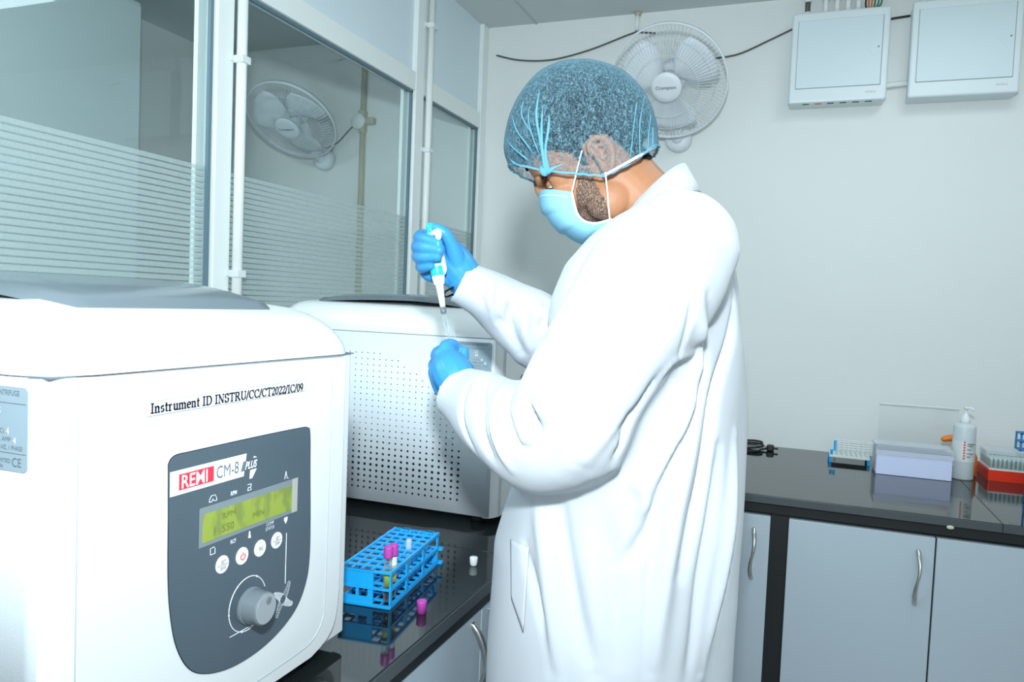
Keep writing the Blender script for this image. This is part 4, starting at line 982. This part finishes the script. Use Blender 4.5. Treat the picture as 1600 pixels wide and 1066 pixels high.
NEAR = dict(
    palm=[(724, 612, 1.118, .029), (712, 592, 1.122, .035), (703, 575, 1.130, .033), (697, 560, 1.138, .024)],
    edge=[(706, 618, 1.128, .022), (693, 600, 1.138, .020), (686, 582, 1.145, .019)],
    index=[(699, 560, 1.130, .0125), (696, 543, 1.137, .0115), (706, 539, 1.156, .0105), (714, 546, 1.170, .0092)],
    middle=[(692, 572, 1.134, .0125), (683, 556, 1.146, .0118), (690, 549, 1.172, .0108), (702, 555, 1.183, .0092)],
    ring=[(688, 586, 1.138, .0120), (679, 571, 1.154, .0115), (687, 565, 1.178, .0105), (700, 570, 1.188, .0090)],
    little=[(690, 600, 1.142, .0110), (681, 588, 1.158, .0108), (688, 582, 1.180, .0095), (699, 585, 1.188, .0082)],
    thumb=[(717, 585, 1.146, .0160), (720, 570, 1.160, .0120), (724, 557, 1.170, .0098), (725, 548, 1.172, .0086)])
def hand(bm, D, dr=0.0):
    for k, ch in D.items():
        tube(bm, [P(a, b, y) for a, b, y, r in ch], [r+dr for *_, r in ch], seg=14, k=5, caps='round')
hand(bm, FAR, -.0022); hand(bm, NEAR, -.0022)
bme = voxel('person', bm, .0028, 5)
person = obj('person', bme, m_skin)
tag(person, 'man in white lab coat, blue cap, mask and gloves, head bowed, pipetting into a tube', 'person')
body_bvh = BVHTree.FromPolygons([v.co.copy() for v in bme.vertices], [tuple(p.vertices) for p in bme.polygons])
co = np.array([v.co[:] for v in bme.vertices]); no = np.array([v.normal[:] for v in bme.vertices])
loc = (co-HO)@np.stack([hF, hU, hN], 1)/HS   # head coordinates
def inpoly(x, y, poly):
    r = np.zeros(len(x), bool); n = len(poly)
    for i in range(n):
        (x0, y0), (x1, y1) = poly[i], poly[(i+1) % n]
        c = ((y0 > y) != (y1 > y)) & (x < (x1-x0)*(y-y0)/((y1-y0) or 1e-9)+x0); r ^= c
    return r
def skin_patch(name, mask, off, m, parent, jitter=0):
    idx = {}; vs = []; fs = []
    for p in bme.polygons:
        if all(mask[i] for i in p.vertices):
            f = []
            for i in p.vertices:
                if i not in idx: idx[i] = len(vs); o_ = off[i] if not np.isscalar(off) else off; vs.append(co[i]+no[i]*(o_+jitter*random.random()))
                f.append(idx[i])
            fs.append(f)
    me = bpy.data.meshes.new(name); me.from_pydata([tuple(v) for v in vs], [], fs); me.update()
    return obj(name, me, m, parent, True)
# head coordinate polygon helper from photograph outline on the near side of the face
def hp(px, py, lat=.06):
    d = (Q(px, py, lat)-HO); return (float(d@hF)/HS, float(d@hU)/HS)
bpoly = [hp(*q) for q in ((902, 262), (922, 264), (934, 290), (948, 312), (955, 345), (950, 372), (925, 392), (880, 385), (860, 350), (875, 325), (900, 335), (899, 300))]
msk = inpoly(loc[:, 0], loc[:, 1], bpoly) & (abs(loc[:, 2]) < .09)
skin_patch('beard', msk, .0016, m_beard, person, .0006)
hpoly = [(.092, .072), (.085, .088), (.05, .145), (-.02, .16), (-.09, .13), (-.12, .06), (-.108, .004), (-.070, -.032), (-.046, -.018), (-.035, .014), (-.024, .030), (-.008, .037), (.010, .030), (.012, .004), (.022, .004), (.026, .030), (.050, .050), (.075, .052)]
# eyebrows, eyes, lids, lashes
for s in (1, -1):
    obj('eyebrow', tubeM([H(.0945, .022, .012*s), H(.0925, .025, .023*s), H(.084, .022, .037*s), H(.072, .020, .048*s)], [.0028, .0034, .0028, .0012], seg=8, k=4, caps='round'), m_brow, person, True)
    e = obj('eye', ellipsoid(bmesh.new(), H(.0700, .005, .030*s), AX, (.0125, .0125, .0125), 20), m_eye, person, True)
    obj('iris', ellipsoid(bmesh.new(), H(.0775, .000, .034*s), AX, (.006, .0058, .0058), 14), m_iris, e, True)
    bm = bmesh.new(); ellipsoid(bm, H(.0695, .0085, .030*s), AX, (.0134, .0112, .0138), 20)
    obj('upper_eyelid', bm, m_skin, person, True)
    obj('lower_eyelid', tubeM([H(.080, -.005, .016*s), H(.0845, -.008, .030*s), H(.076, -.007, .044*s), H(.066, -.003, .050*s)], [.003, .0042, .004, .002], seg=8, k=4, caps='round'), m_skin, person, True)
    obj('eyelashes', tubeM([H(.081, .001, .016*s), H(.0865, -.0015, .030*s), H(.080, -.001, .042*s), H(.070, .001, .050*s)], [.0008, .0012, .0012, .0006], seg=6, k=4, caps='round'), m_brow, person, True)
# ------------------------------------------------------------ bouffant cap
CC = hp(908, 205, 0)
cap_px = [(795, 262), (789, 240), (790, 215), (798, 182), (815, 150), (840, 122), (870, 106), (905, 100), (940, 104), (970, 115), (995, 135), (1013, 158), (1022, 180), (1027, 205), (1029, 228), (1030, 262), (1000, 325), (950, 352), (900, 350), (850, 335), (808, 296)]
ce = Q(908, 205)
prof = [Q(x, y)-ce for x, y in cap_px]
prof = [(float(d@hF)*.985, float(d@hU)*.985) for d in prof]
def resamp2(pl, k=6):
    out = []; n = len(pl)
    for i in range(n):
        a, b, c, d = [np.array(pl[j % n]) for j in (i-1, i, i+1, i+2)]
        for j in range(k):
            s = j/k; out.append(.5*((2*b)+(-a+c)*s+(2*a-5*b+4*c-d)*s*s+(-a+3*b-3*c+d)*s**3))
    return out
pr = resamp2(prof, 6); NP = len(pr)
cut_i = [i for i in range(NP) if i/6 <= 14.6]      # upper dome part of the outline
bm = bmesh.new(); NL = 48; G = {}
Wc = .097
# cap as surface: outline scaled toward an inner spine while moving sideways
def cap_point(i, ph):
    p = pr[i]; cph = math.cos(ph); k = abs(cph)**.9
    lat = Wc*np.sign(math.sin(ph))*abs(math.sin(ph))**.85
    base = np.array([-.004, -.030])
    q = base+(np.array(p)-base)*k
    w = ce+hF*q[0]+hU*q[1]+hN*lat
    return w
# clip plane: elastic edge line across the head
eA = Q(797, 263, .0); 
edge_px = [(795, 260), (830, 262), (855, 265), (900, 268), (945, 270), (975, 256), (1000, 241), (1024, 231)]
edge_h = []
for x, y in edge_px:
    lat = {795: .0, 830: .07, 855: .09, 900: .10, 945: .102, 975: .098, 1000: .08, 1024: .01}[x]
    d = Q(x, y, lat)-ce; edge_h.append((float(d@hF), float(d@hU), lat))
def edge_u(a):
    E_ = sorted([(q[0], q[1]) for q in edge_h])
    if a <= E_[0][0]: return E_[0][1]
    for (x0, y0), (x1, y1) in zip(E_, E_[1:]):
        if a <= x1: return y0+(y1-y0)*(a-x0)/(x1-x0)
    return E_[-1][1]
def edge_lat(a):
    E_ = sorted([(q[0], q[2]) for q in edge_h])
    if a <= E_[0][0]: return E_[0][1]
    for (x0, y0), (x1, y1) in zip(E_, E_[1:]):
        if a <= x1: return y0+(y1-y0)*(a-x0)/(x1-x0)
    return E_[-1][1]
# dome built column by column: for every direction around the head's up axis, from the crown to the elastic edge
def dome_r(th, el):
    """distance from ce in direction (azimuth th around head up axis, elevation el) = pillow of the outline"""
    d = np.array([math.cos(el)*math.cos(th), math.sin(el), math.cos(el)*math.sin(th)])
    inpl = math.hypot(d[0], d[1]); ang = math.atan2(d[1], d[0])
    best = None
    rr = np.interp(ang, OA, OR, period=2*math.pi)
    w = .104
    return ((inpl/rr)**2.7+abs(d[2]/w)**2.7)**(-1/2.7), d
OAr = sorted([(math.atan2(p[1], p[0]), math.hypot(p[0], p[1])) for p in pr])
OA = [a for a, _ in OAr]; OR = [r for _, r in OAr]
NT, NE = 96, 40; rows = []
ptemple = None
for i in range(NT):
    th = 2*math.pi*i/NT; col = []
    # find elevation where the column crosses the elastic edge
    lo = -1.2
    els = np.linspace(math.pi/2, -1.3, 400); endp = None
    for el in els:
        r, d = dome_r(th, el); p = d*r
        if p[1] <= edge_u(p[0])-.002: endp = el; break
    if endp is None: endp = -1.2
    for j in range(NE+1):
        el = math.pi/2+(endp-math.pi/2)*j/NE
        r, d = dome_r(th, el)
        # gathers: fine pleats near the edge
        t_ = j/NE
        r *= 1+.010*t_**3*math.sin(th*34+2*math.sin(th*5))+.006*math.sin(th*9+j*.35)*t_
        p = d*r; p[2] *= 1-.05*max(0, t_-.86)/.14
        col.append(ce+hF*p[0]+hU*p[1]+hN*p[2])
    rows.append(col)
bm = bmesh.new(); top = bm.verts.new(rows[0][0]); V_ = [[bm.verts.new(p) for p in c[1:]] for c in rows]
for i in range(NT):
    a, b = V_[i], V_[(i+1) % NT]; bm.faces.new((top, a[0], b[0]))
    for j in range(NE-1): bm.faces.new((a[j], a[j+1], b[j+1], b[j]))
cap = obj('bouffant_cap', bm, m_cap, person, True)
edge = [c[-1] for c in rows]
edge.append(edge[0])
obj('elastic_band', tubeM(edge, .0019, seg=8), m_capb, cap, True)
capmesh = cap.data
cap_bvh = BVHTree.FromPolygons([v.co.copy() for v in capmesh.vertices], [tuple(p.vertices) for p in capmesh.polygons])
# hair fills the cap: lifted from the scalp to just under the cap
msk = inpoly(loc[:, 0], loc[:, 1], hpoly) & (abs(loc[:, 2]) < .10)
hh = np.clip((loc[:, 1]-.0)/.05, 0, 1)
off = np.zeros(len(co))
for i in np.nonzero(msk)[0]:
    want = .003+.034*hh[i]*min(1, max(.15, 1.25-abs(loc[i, 2])/.075))
    h = cap_bvh.ray_cast(Vector(co[i]+no[i]*.0005), Vector(no[i]))
    if h[0] is not None: want = min(want, max(.001, h[3]-.0035))
    off[i] = want
for _ in range(6):   # even out the lift between neighbours
    acc = np.zeros(len(co)); cnt = np.zeros(len(co))
    for e in bme.edges:
        a_, b_ = e.vertices
        if msk[a_] and msk[b_]: acc[a_] += off[b_]; acc[b_] += off[a_]; cnt[a_] += 1; cnt[b_] += 1
    off = np.where(cnt > 0, np.minimum(off, .5*off+.5*acc/np.maximum(cnt, 1)), off)
off = off+.0010*np.sin(loc[:, 0]*700+4*np.sin(loc[:, 1]*150))*np.sin(loc[:, 1]*500)*hh
skin_patch('hair', msk, off, m_hair, person)
def on(bvh, px, py, lift=.0015):
    d = Vector(ray(px, py)).normalized(); h = bvh.ray_cast(Vector(CAM), d)
    return None if h[0] is None else np.array(h[0])-np.array(d)*lift
obj('gather_knot', ellipsoid(bmesh.new(), on(cap_bvh, 850, 267, .0), AX, (.007, .009, .005), 14), m_capb, cap, True)
# gathered pleats radiating from the temple
pl_px = [[(852, 268), (842, 240), (828, 205), (815, 180), (818, 158)], [(853, 266), (845, 225), (838, 180), (843, 140)], [(850, 268), (830, 235), (808, 205), (800, 180)],
         [(849, 270), (825, 250), (803, 232), (792, 218)], [(851, 268), (835, 222), (826, 190), (828, 165)], [(855, 266), (852, 235), (857, 200), (858, 178)],
         [(848, 270), (826, 262), (806, 256), (794, 246)], [(856, 268), (866, 262), (880, 256)], [(853, 268), (848, 238), (846, 205), (848, 165)], [(856, 268), (870, 270), (893, 269)]]
for q in pl_px:
    pts = [on(cap_bvh, *p) for p in q]; pts = [p for p in pts if p is not None]
    if len(pts) > 2: obj('gathered_pleat', tubeM(pts, [.0052]+[.0022]*(len(pts)-2)+[.0005], seg=6, k=5, caps='round', squash=.5), m_capb, cap, True)
for q, r_ in (([(1026, 229), (1000, 243), (975, 257), (948, 272)], .0022), ([(945, 272), (915, 273), (885, 272), (858, 271)], .0012)):
    pts = [on(cap_bvh, x, y, .004) for x, y in q]; pts = [p if p is not None else Q(x, y, .02) for p, (x, y) in zip(pts, q)]
    obj('elastic_strip', tubeM(pts, r_, seg=6, k=4, caps='round'), m_elastic, cap, True)
for q in ([(1017, 180), (1014, 205), (1012, 235)], [(1008, 150), (1000, 190), (1000, 240)], [(995, 160), (990, 200), (985, 245)], [(1020, 200), (1020, 228)]):
    pts = [on(cap_bvh, *p) for p in q]; pts = [p for p in pts if p is not None]
    if len(pts) > 1: obj('gathered_pleat', tubeM(pts, .0008, seg=5, k=3, caps='round'), m_capb, cap, True)
# ------------------------------------------------------------ surgical mask
Fm = [Q(x, y) for x, y in ((843, 302), (845, 322), (857, 345), (876, 363), (900, 377), (925, 381), (945, 376))]
Em = [Q(x, y, .074) for x, y in ((893, 300), (897, 318), (902, 334), (912, 345), (928, 349), (943, 346), (956, 342))]
def cr_(pl, k):
    return resample(pl, [1]*len(pl), k)[0]
Fm2, Em2 = cr_(Fm, 6), cr_(Em, 6)
bm = bmesh.new(); NS, NPH = len(Fm2), 40; G = {}
for i in range(NS):
    f, e = Fm2[i], Em2[i]
    e0 = e-hN*np.dot(e-HO, hN)   # in-plane projection of the side edge
    for j in range(NPH+1):
        ph = -math.pi/2+math.pi*j/NPH
        s = i/(NS-1)
        w = math.cos(ph)**.75 if math.cos(ph) > 1e-6 else 0
        p = e0+(f-e0)*w+hN*.074*math.sin(ph)*(1-.10*s)
        pleat = .0050*(((s*3.9) % 1)-.5)*w if .1 < s < .93 else 0
        d = (f-e0); d = d/(np.linalg.norm(d)+1e-9)
        G[i, j] = bm.verts.new(p+d*pleat)
for i in range(NS-1):
    for j in range(NPH): bm.faces.new((G[i, j], G[i, j+1], G[i+1, j+1], G[i+1, j]))
mask = obj('face_mask', bm, m_mask, person, True)
sm = mask.modifiers.new('t', 'SOLIDIFY'); sm.thickness = .0016; sm.offset = 0
mco = lambda i, j: np.array(G_[i, j])
Gp = {}
me = mask.data
idx = 0
cpos = [np.array(v.co) for v in me.vertices]
def gp(i, j): return cpos[i*(NPH+1)+j]
obj('mask_binding', tubeM([gp(i, NPH)+hN*.001 for i in range(NS)], .0022, seg=6, squash=.7), m_maskt, mask, True)
obj('mask_binding', tubeM([gp(i, 0)-hN*.001 for i in range(NS)], .0022, seg=6, squash=.7), m_maskt, mask, True)
obj('mask_top_seam', tubeM([gp(3, j)*1+(gp(3, j)-HO)/np.linalg.norm(gp(3, j)-HO)*.0008 for j in range(1, NPH)], .0007, seg=5), m_maskt, mask, True)
for s in (1, -1):
    a = gp(1, NPH if s > 0 else 0); b = gp(NS-3, NPH if s > 0 else 0)
    if s > 0: e1_, e2_ = Q(909, 236, .094), Q(946, 270, .093)
    else: e1_, e2_ = H(.012, .020, -.082), H(-.018, -.03, -.085)
    obj('ear_loop', tubeM([a, (a+e1_)/2+hN*.004*s, e1_], .0013, seg=6, k=4, caps='round'), m_elastic, mask, True)
    obj('ear_loop', tubeM([b, (b+e2_)/2+hN*.005*s, e2_], .0013, seg=6, k=4, caps='round'), m_elastic, mask, True)
# ------------------------------------------------------------ lab coat
bm = bmesh.new()
CR = [(306, 1030, 1092, .060), (326, 1004, 1108, .105), (350, 972, 1121, .158), (382, 932, 1137, .198), (420, 900, 1149, .218), (470, 880, 1158, .226), (540, 868, 1163, .224), (620, 862, 1162, .214), (700, 845, 1160, .205), (760, 812, 1160, .203), (830, 791, 1161, .206), (940, 786, 1158, .212), (1066, 783, 1144, .220)]
rg = [ringpts(*prow(py, a, b), w, 56, 2.2) for py, a, b, w in CR]
f0, b0 = prow(1066, 783, 1144)
for z, dx in ((.60, .0), (.50, .003), (.40, .006)):
    f_ = np.array([f0[0]-dx, YB, z]); b_ = np.array([b0[0]-.006+dx, YB, z]); rg.append(ringpts(f_, b_, .225+dx, 56, 2.2))
loft(bm, rg)
SL_N = [(1062, 392, 1.05, .082), (1030, 440, 1.02, .094), (978, 514, .995, .090), (924, 602, .975, .083), (890, 672, .975, .083), (848, 686, 1.00, .078), (800, 665, 1.04, .068), (755, 640, 1.085, .057), (722, 618, 1.115, .047), (702, 600, 1.125, .043)]
SL_F = [(1000, 400, 1.36, .085), (945, 480, 1.38, .080), (885, 545, 1.37, .074), (838, 511, 1.32, .066), (795, 485, 1.29, .058), (755, 458, 1.25, .050), (722, 441, 1.232, .043), (704, 429, 1.226, .041)]
for A in (SL_N, SL_F): tube(bm, [P(a, b, y) for a, b, y, r in A], [r for *_, r in A], seg=28, k=5, caps='round')
cme = voxel('lab_coat', bm, .0052, 16)
cbm = bmesh.new(); cbm.from_mesh(cme)
# open cuffs, neck and hem
def cutout(p, n, R):
    p = np.array(p); n = np.array(n)/np.linalg.norm(n)
    dead = [v for v in cbm.verts if np.dot(np.array(v.co)-p, n) > 0 and np.linalg.norm(np.array(v.co)-p) < R]
    bmesh.ops.delete(cbm, geom=dead, context='VERTS')
def bisect(p, n, R):
    p = Vector(p); n = Vector(n).normalized()
    g = [f for f in cbm.faces if (f.calc_center_median()-p).length < R]
    es = {e for f in g for e in f.edges}; vs = {v for f in g for v in f.verts}
    bmesh.ops.bisect_plane(cbm, geom=g+list(es)+list(vs), plane_co=p, plane_no=n, clear_outer=True)
cn = P(716, 611, 1.118); bisect(cn, P(700, 598, 1.123)-P(748, 634, 1.09), .085)
cfp = P(719, 440, 1.232); bisect(cfp, P(706, 432, 1.226)-P(752, 456, 1.25), .085)
bisect((-.28, 1.2, .46), (0, 0, -1), .6)
cbm.normal_update()
cco = np.array([v.co[:] for v in cbm.verts]); cno = np.array([v.normal[:] for v in cbm.verts])
cbvh = BVHTree.FromBMesh(cbm)
def fold(pxs, width, amp, kind='ridge'):
    """cloth fold following a line on the coat; amp in metres, positive raises"""
    global cco
    pts = []
    for x, y in pxs:
        d = Vector(ray(x, y)).normalized(); h = cbvh.ray_cast(Vector(CAM), d)
        if h[0] is not None: pts.append(np.array(h[0]))
    if len(pts) < 2: return
    pts = resample(pts, [1]*len(pts), 5)[0] if len(pts) > 2 else np.array(pts)
    best = np.full(len(cco), 9e9); sd = np.zeros(len(cco)); tt = np.zeros(len(cco)); nseg = len(pts)-1
    for k, (a, b) in enumerate(zip(pts, pts[1:])):
        ab = b-a; L = ab@ab+1e-12; t_ = np.clip(((cco-a)@ab)/L, 0, 1); q = a+t_[:, None]*ab; dd = cco-q; dist = np.linalg.norm(dd, axis=1)
        up = dist < best
        vd = (a+b)/2-CAM; side = np.cross(vd, ab); side /= np.linalg.norm(side)+1e-9
        sd = np.where(up, dd@side, sd); tt = np.where(up, (k+t_)/nseg, tt); best = np.where(up, dist, best)
    env = 1.7*np.sin(np.pi*np.clip(tt, .04, .96))**.6
    if kind == 'ridge': h = amp*np.exp(-(best/width)**2)
    else: h = amp*np.where(best < width*3, (sd/width)*np.exp(-(best/width)**2)*1.6, 0)  # one-sided step
    disp = (h*env)[:, None]*cno
    cco = cco+disp
R_, S_ = 'ridge', 'step'
# deep vertical folds on the back of the coat
fold([(1108, 470), (1105, 560), (1088, 640), (1050, 720), (1010, 800)], .012, .010, S_)
fold([(1150, 470), (1130, 600), (1110, 700), (1085, 800), (1060, 900)], .010, -.009, R_)
fold([(1165, 560), (1150, 680), (1135, 800), (1120, 930), (1100, 1060)], .010, .008, R_)
fold([(1128, 700), (1112, 800), (1096, 900), (1085, 1000), (1075, 1060)], .010, -.008, R_)
fold([(1095, 640), (1065, 760), (1045, 860), (1030, 960), (1020, 1060)], .014, .009, R_)
fold([(1060, 700), (1030, 790), (1000, 850), (975, 880)], .010, -.007, R_)
fold([(1150, 820), (1135, 900), (1120, 960), (1100, 1050)], .008, -.007, R_)
fold([(960, 730), (1000, 760), (1012, 800), (1005, 850)], .010, .006, R_)
fold([(870, 780), (878, 850), (900, 950), (930, 1050)], .014, -.008, R_)
fold([(840, 790), (850, 860), (862, 960), (868, 1060)], .014, .007, R_)
fold([(820, 850), (840, 930), (858, 1000), (866, 1060)], .008, -.006, R_)
fold([(930, 760), (950, 860), (960, 960), (962, 1060)], .018, -.006, R_)
fold([(1010, 820), (1002, 900), (998, 980), (996, 1060)], .004, .0025, R_)
fold([(1085, 450), (1105, 520), (1112, 600)], .010, .006, R_)
# upper back and shoulder seam
fold([(1075, 400), (1085, 450), (1080, 520), (1050, 600)], .006, -.003, R_)
fold([(1095, 540), (1088, 560), (1060, 575), (1040, 600)], .010, .006, S_)
# sleeve folds near the elbow and forearm
fold([(812, 578), (826, 610), (835, 650), (838, 690)], .008, -.010, R_)
fold([(762, 590), (752, 630), (758, 680), (775, 715)], .008, -.006, R_)
fold([(785, 600), (778, 640), (784, 690), (800, 730)], .008, .006, R_)
fold([(735, 600), (722, 640), (728, 670), (745, 700)], .006, -.005, R_)
fold([(800, 615), (798, 660), (812, 700), (835, 700)], .007, -.006, R_)
fold([(810, 560), (850, 640), (870, 690)], .016, .008, R_)
fold([(985, 650), (975, 690), (960, 715)], .008, -.006, R_)
fold([(1035, 590), (1000, 640), (960, 680)], .010, -.005, R_)
fold([(870, 510), (900, 560), (930, 600)], .016, .005, R_)
fold([(905, 730), (930, 690), (960, 660)], .012, .004, R_)
# far sleeve folds
fold([(800, 470), (796, 500), (815, 545)], .008, -.007, R_)
fold([(825, 480), (820, 510), (835, 550)], .008, .006, R_)
fold([(850, 475), (846, 505), (855, 530)], .007, -.006, R_)
fold([(770, 440), (765, 470), (775, 505)], .008, .004, R_)
fold([(742, 455), (780, 500), (820, 545)], .006, -.004, R_)
rngn = np.random.RandomState(3)
for k in range(14):   # faint broad undulation of the cloth
    w = rngn.normal(size=3); w /= np.linalg.norm(w); w[2] *= .45
    cco = cco+(.0012*np.sin((cco@w)*rngn.uniform(25, 70)+rngn.uniform(0, 6)))[:, None]*cno
for v, c in zip(cbm.verts, cco): v.co = Vector(c)
cm2 = bpy.data.meshes.new('lab_coat'); cbm.to_mesh(cm2)
for p in cm2.polygons: p.use_smooth = True
coat = obj('lab_coat', cm2, m_coat, person, True)
sm = coat.modifiers.new('t', 'SOLIDIFY'); sm.thickness = .0022; sm.offset = -1
coat_bvh = BVHTree.FromPolygons([v.co.copy() for v in cm2.vertices], [tuple(p.vertices) for p in cm2.polygons])
# cuff hems
def rim_loop(bmx, p, R, d):
    out = []
    for e in bmx.edges:
        if e.is_boundary and ((e.verts[0].co+e.verts[1].co)/2-Vector(p)).length < R: out.append(e)
    return out
# collar: tilted band round the neck with folded flap
def tilt_ring(pf, pb, w, n=40): return ringpts(pf, pb, w, n, 2.1)
bm = bmesh.new()
r0 = tilt_ring(Q(966, 372), Q(1060, 268), .060); r1 = tilt_ring(Q(960, 372), Q(1072, 256), .067); r2 = tilt_ring(Q(946, 388), Q(1088, 284), .090); r3 = tilt_ring(Q(936, 402), Q(1096, 300), .104)
loft(bm, [r0, r1, r2, r3], cap=False)
col = obj('collar', bm, m_coat, coat, True); sm = col.modifiers.new('t', 'SOLIDIFY'); sm.thickness = .003
# patch pocket on the front hip
pk = [(797, 848), (800, 842), (826, 856), (826, 900), (822, 950), (817, 985), (806, 960), (797, 900)]
pts = [on(coat_bvh, x, y, .004) for x, y in pk]
if all(p is not None for p in pts):
    bm = bmesh.new(); N_ = 10
    A, B, C_, D_ = (799, 843), (827, 856), (818, 988), (800, 935)
    g = []
    for i in range(N_+1):
        row = []
        for j in range(N_+1):
            u, v = i/N_, j/N_
            x = (1-u)*(1-v)*A[0]+u*(1-v)*B[0]+u*v*C_[0]+(1-u)*v*D_[0]; y = (1-u)*(1-v)*A[1]+u*(1-v)*B[1]+u*v*C_[1]+(1-u)*v*D_[1]
            p = on(coat_bvh, x, y, .0035); row.append(bm.verts.new(p) if p is not None else None)
        g.append(row)
    for i in range(N_):
        for j in range(N_):
            q = (g[i][j], g[i+1][j], g[i+1][j+1], g[i][j+1])
            if all(q): bm.faces.new(q)
    pko = obj('pocket', bm, m_coat, coat, True); sm = pko.modifiers.new('t', 'SOLIDIFY'); sm.thickness = .002
# buttons down the front
for z in (1.12, 1.0, .88, .76, .64):
    h = coat_bvh.ray_cast(Vector((-1.2, YB-.0, z)), Vector((1, 0, 0)))
    if h[0] is not None: obj('button', latheM(np.array(h[0])+np.array([.0005, 0, 0]), (-1, 0, 0), [(.007, 0), (.0075, .002), (.006, .0028)], seg=16), m_pwhite, coat, True)
# gloves
for nm, D, wr in (('glove', FAR, [(725, 436, 1.231), (748, 452, 1.25)]), ('glove', NEAR, [(720, 610, 1.121), (738, 624, 1.107)])):
    bm = bmesh.new(); hand(bm, D)
    tube(bm, [P(*q) for q in wr], [.033, .0345], seg=18, caps='round')
    gm = voxel('glove', bm, .0022, 3); obj(nm, gm, m_glove, person, True)
# wristband at the far cuff
c_ = P(716, 446, 1.229); ax_ = P(700, 434, 1.224)-P(752, 466, 1.25); s_, u_, _ = frame_of(ax_)
obj('wristband', tubeM([P(708, 449, 1.19), P(695, 457, 1.21), P(697, 464, 1.235), P(712, 458, 1.255)], .0019, seg=8, k=6, caps='round'), m_cord, person, True)
# trousers and shoes below the coat
bm = bmesh.new()
for s in (-1, 1):
    tube(bm, [(-.27, YB+.095*s, .90), (-.28, YB+.098*s, .68), (-.29, YB+.10*s, .47), (-.27, YB+.10*s, .25), (-.262, YB+.10*s, .075)], [.100, .090, .078, .072, .068], seg=24, k=4)
bx(bm, -.37, -.17, YB-.16, YB+.16, .80, .98, .05, 4)
tm = voxel('trousers', bm, .009, 6); obj('trousers', tm, m_trouser, person, True)
for s in (-1, 1):
    bm = bmesh.new(); tube(bm, [(-.21, YB+.10*s, .048), (-.28, YB+.10*s, .052), (-.38, YB+.10*s, .044), (-.445, YB+.10*s, .036)], [.044, .047, .046, .030], seg=18, k=4, caps='round')
    bx(bm, -.47, -.172, YB+.10*s-.044, YB+.10*s+.044, .002, .022, .008)
    tube(bm, [(-.25, YB+.10*s, .05), (-.262, YB+.10*s, .12)], [.05, .048], seg=16, caps='round')
    sm_ = voxel('shoe', bm, .006, 4); obj('shoe', sm_, m_shoe, person, True)
# ============================================================ PIPETTE AND HELD TUBE
def A3(px, py, y=1.168): return P(px, py, y)
a0, a1 = A3(674, 362), A3(693, 487, 1.165)
pt = thing('micropipette', tuple(A3(691, 487)), 'teal and white micropipette held upright in the far gloved hand', 'pipette')
ax = (a1-a0); L = np.linalg.norm(ax); ax = ax/L
def along(t_): return a0+ax*L*t_
obj('handle_body', tubeM([along(.05), along(.18), along(.36), along(.52), along(.58)], [.0105, .0118, .0122, .0122, .0100], seg=20, k=4, caps='round'), m_teal, pt, True)
sd = cr*.010
obj('ejector_body', tubeM([along(.28)+sd*.95, along(.40)+sd*.95, along(.49)+sd*.9, along(.54)+sd*.5], [.0062, .0072, .0072, .0050], seg=16, k=4, caps='round'), m_pip, pt, True)
obj('white_band', latheM(along(.42), ax, [(.0127, 0), (.0127, .003)], seg=28), m_pip, pt, True)
obj('lower_collar', tubeM([along(.555), along(.60), along(.67)], [.0112, .0105, .0085], seg=20, k=3), m_pip, pt, True)
obj('shaft', tubeM([along(.64), along(.75), along(.95)], [.0075, .0060, .0045], seg=16, k=3), m_pip, pt, True)
obj('tip_cone_ring', latheM(along(.945), ax, [(.0050, 0), (.0052, .008), (.0040, .012)], seg=16), m_ring, pt, True)
tipe = A3(703, 534, 1.166); tb = along(1.02)
obj('disposable_tip', tubeM([tb, tb+(tipe-tb)*.5, tipe], [.0044, .0034, .0010], seg=14), m_tube, pt, True)
kn_ = along(.0)
obj('plunger_button', tubeM([along(.03), along(-.02), along(-.055)], [.0060, .0085, .0080], seg=18, k=2, caps='round'), m_teal, pt, True)
obj('plunger_collar', latheM(along(.02), ax, [(.0088, 0), (.0092, .004), (.0080, .010)], seg=20), m_pip, pt, True)
obj('finger_hook', tubeM([P(676, 366, 1.160), P(684, 364, 1.146), P(685, 371, 1.142)], [.0055, .0066, .0050], seg=12, k=4, caps='round'), m_pip, pt, True)
ta, tb2 = A3(705, 519, 1.168), A3(716, 575, 1.160)
tt_ = thing('glass_tube', tuple(tb2), 'clear glass tube pinched in the near gloved hand under the pipette tip', 'tube')
d_ = tb2-ta
obj('tube_wall', latheM(ta, d_, [(.0062, 0), (.0066, .001), (.0062, .002), (.0062, .062), (.0052, .070), (.0005, .074)], seg=20, cap=False), m_tube, tt_, True)
obj('tube_mark', latheM(ta+d_/np.linalg.norm(d_)*.016, d_, [(.0064, 0), (.0064, .004)], seg=20, cap=False), mat('green_mark', (.1, .7, .1), .5), tt_, True)
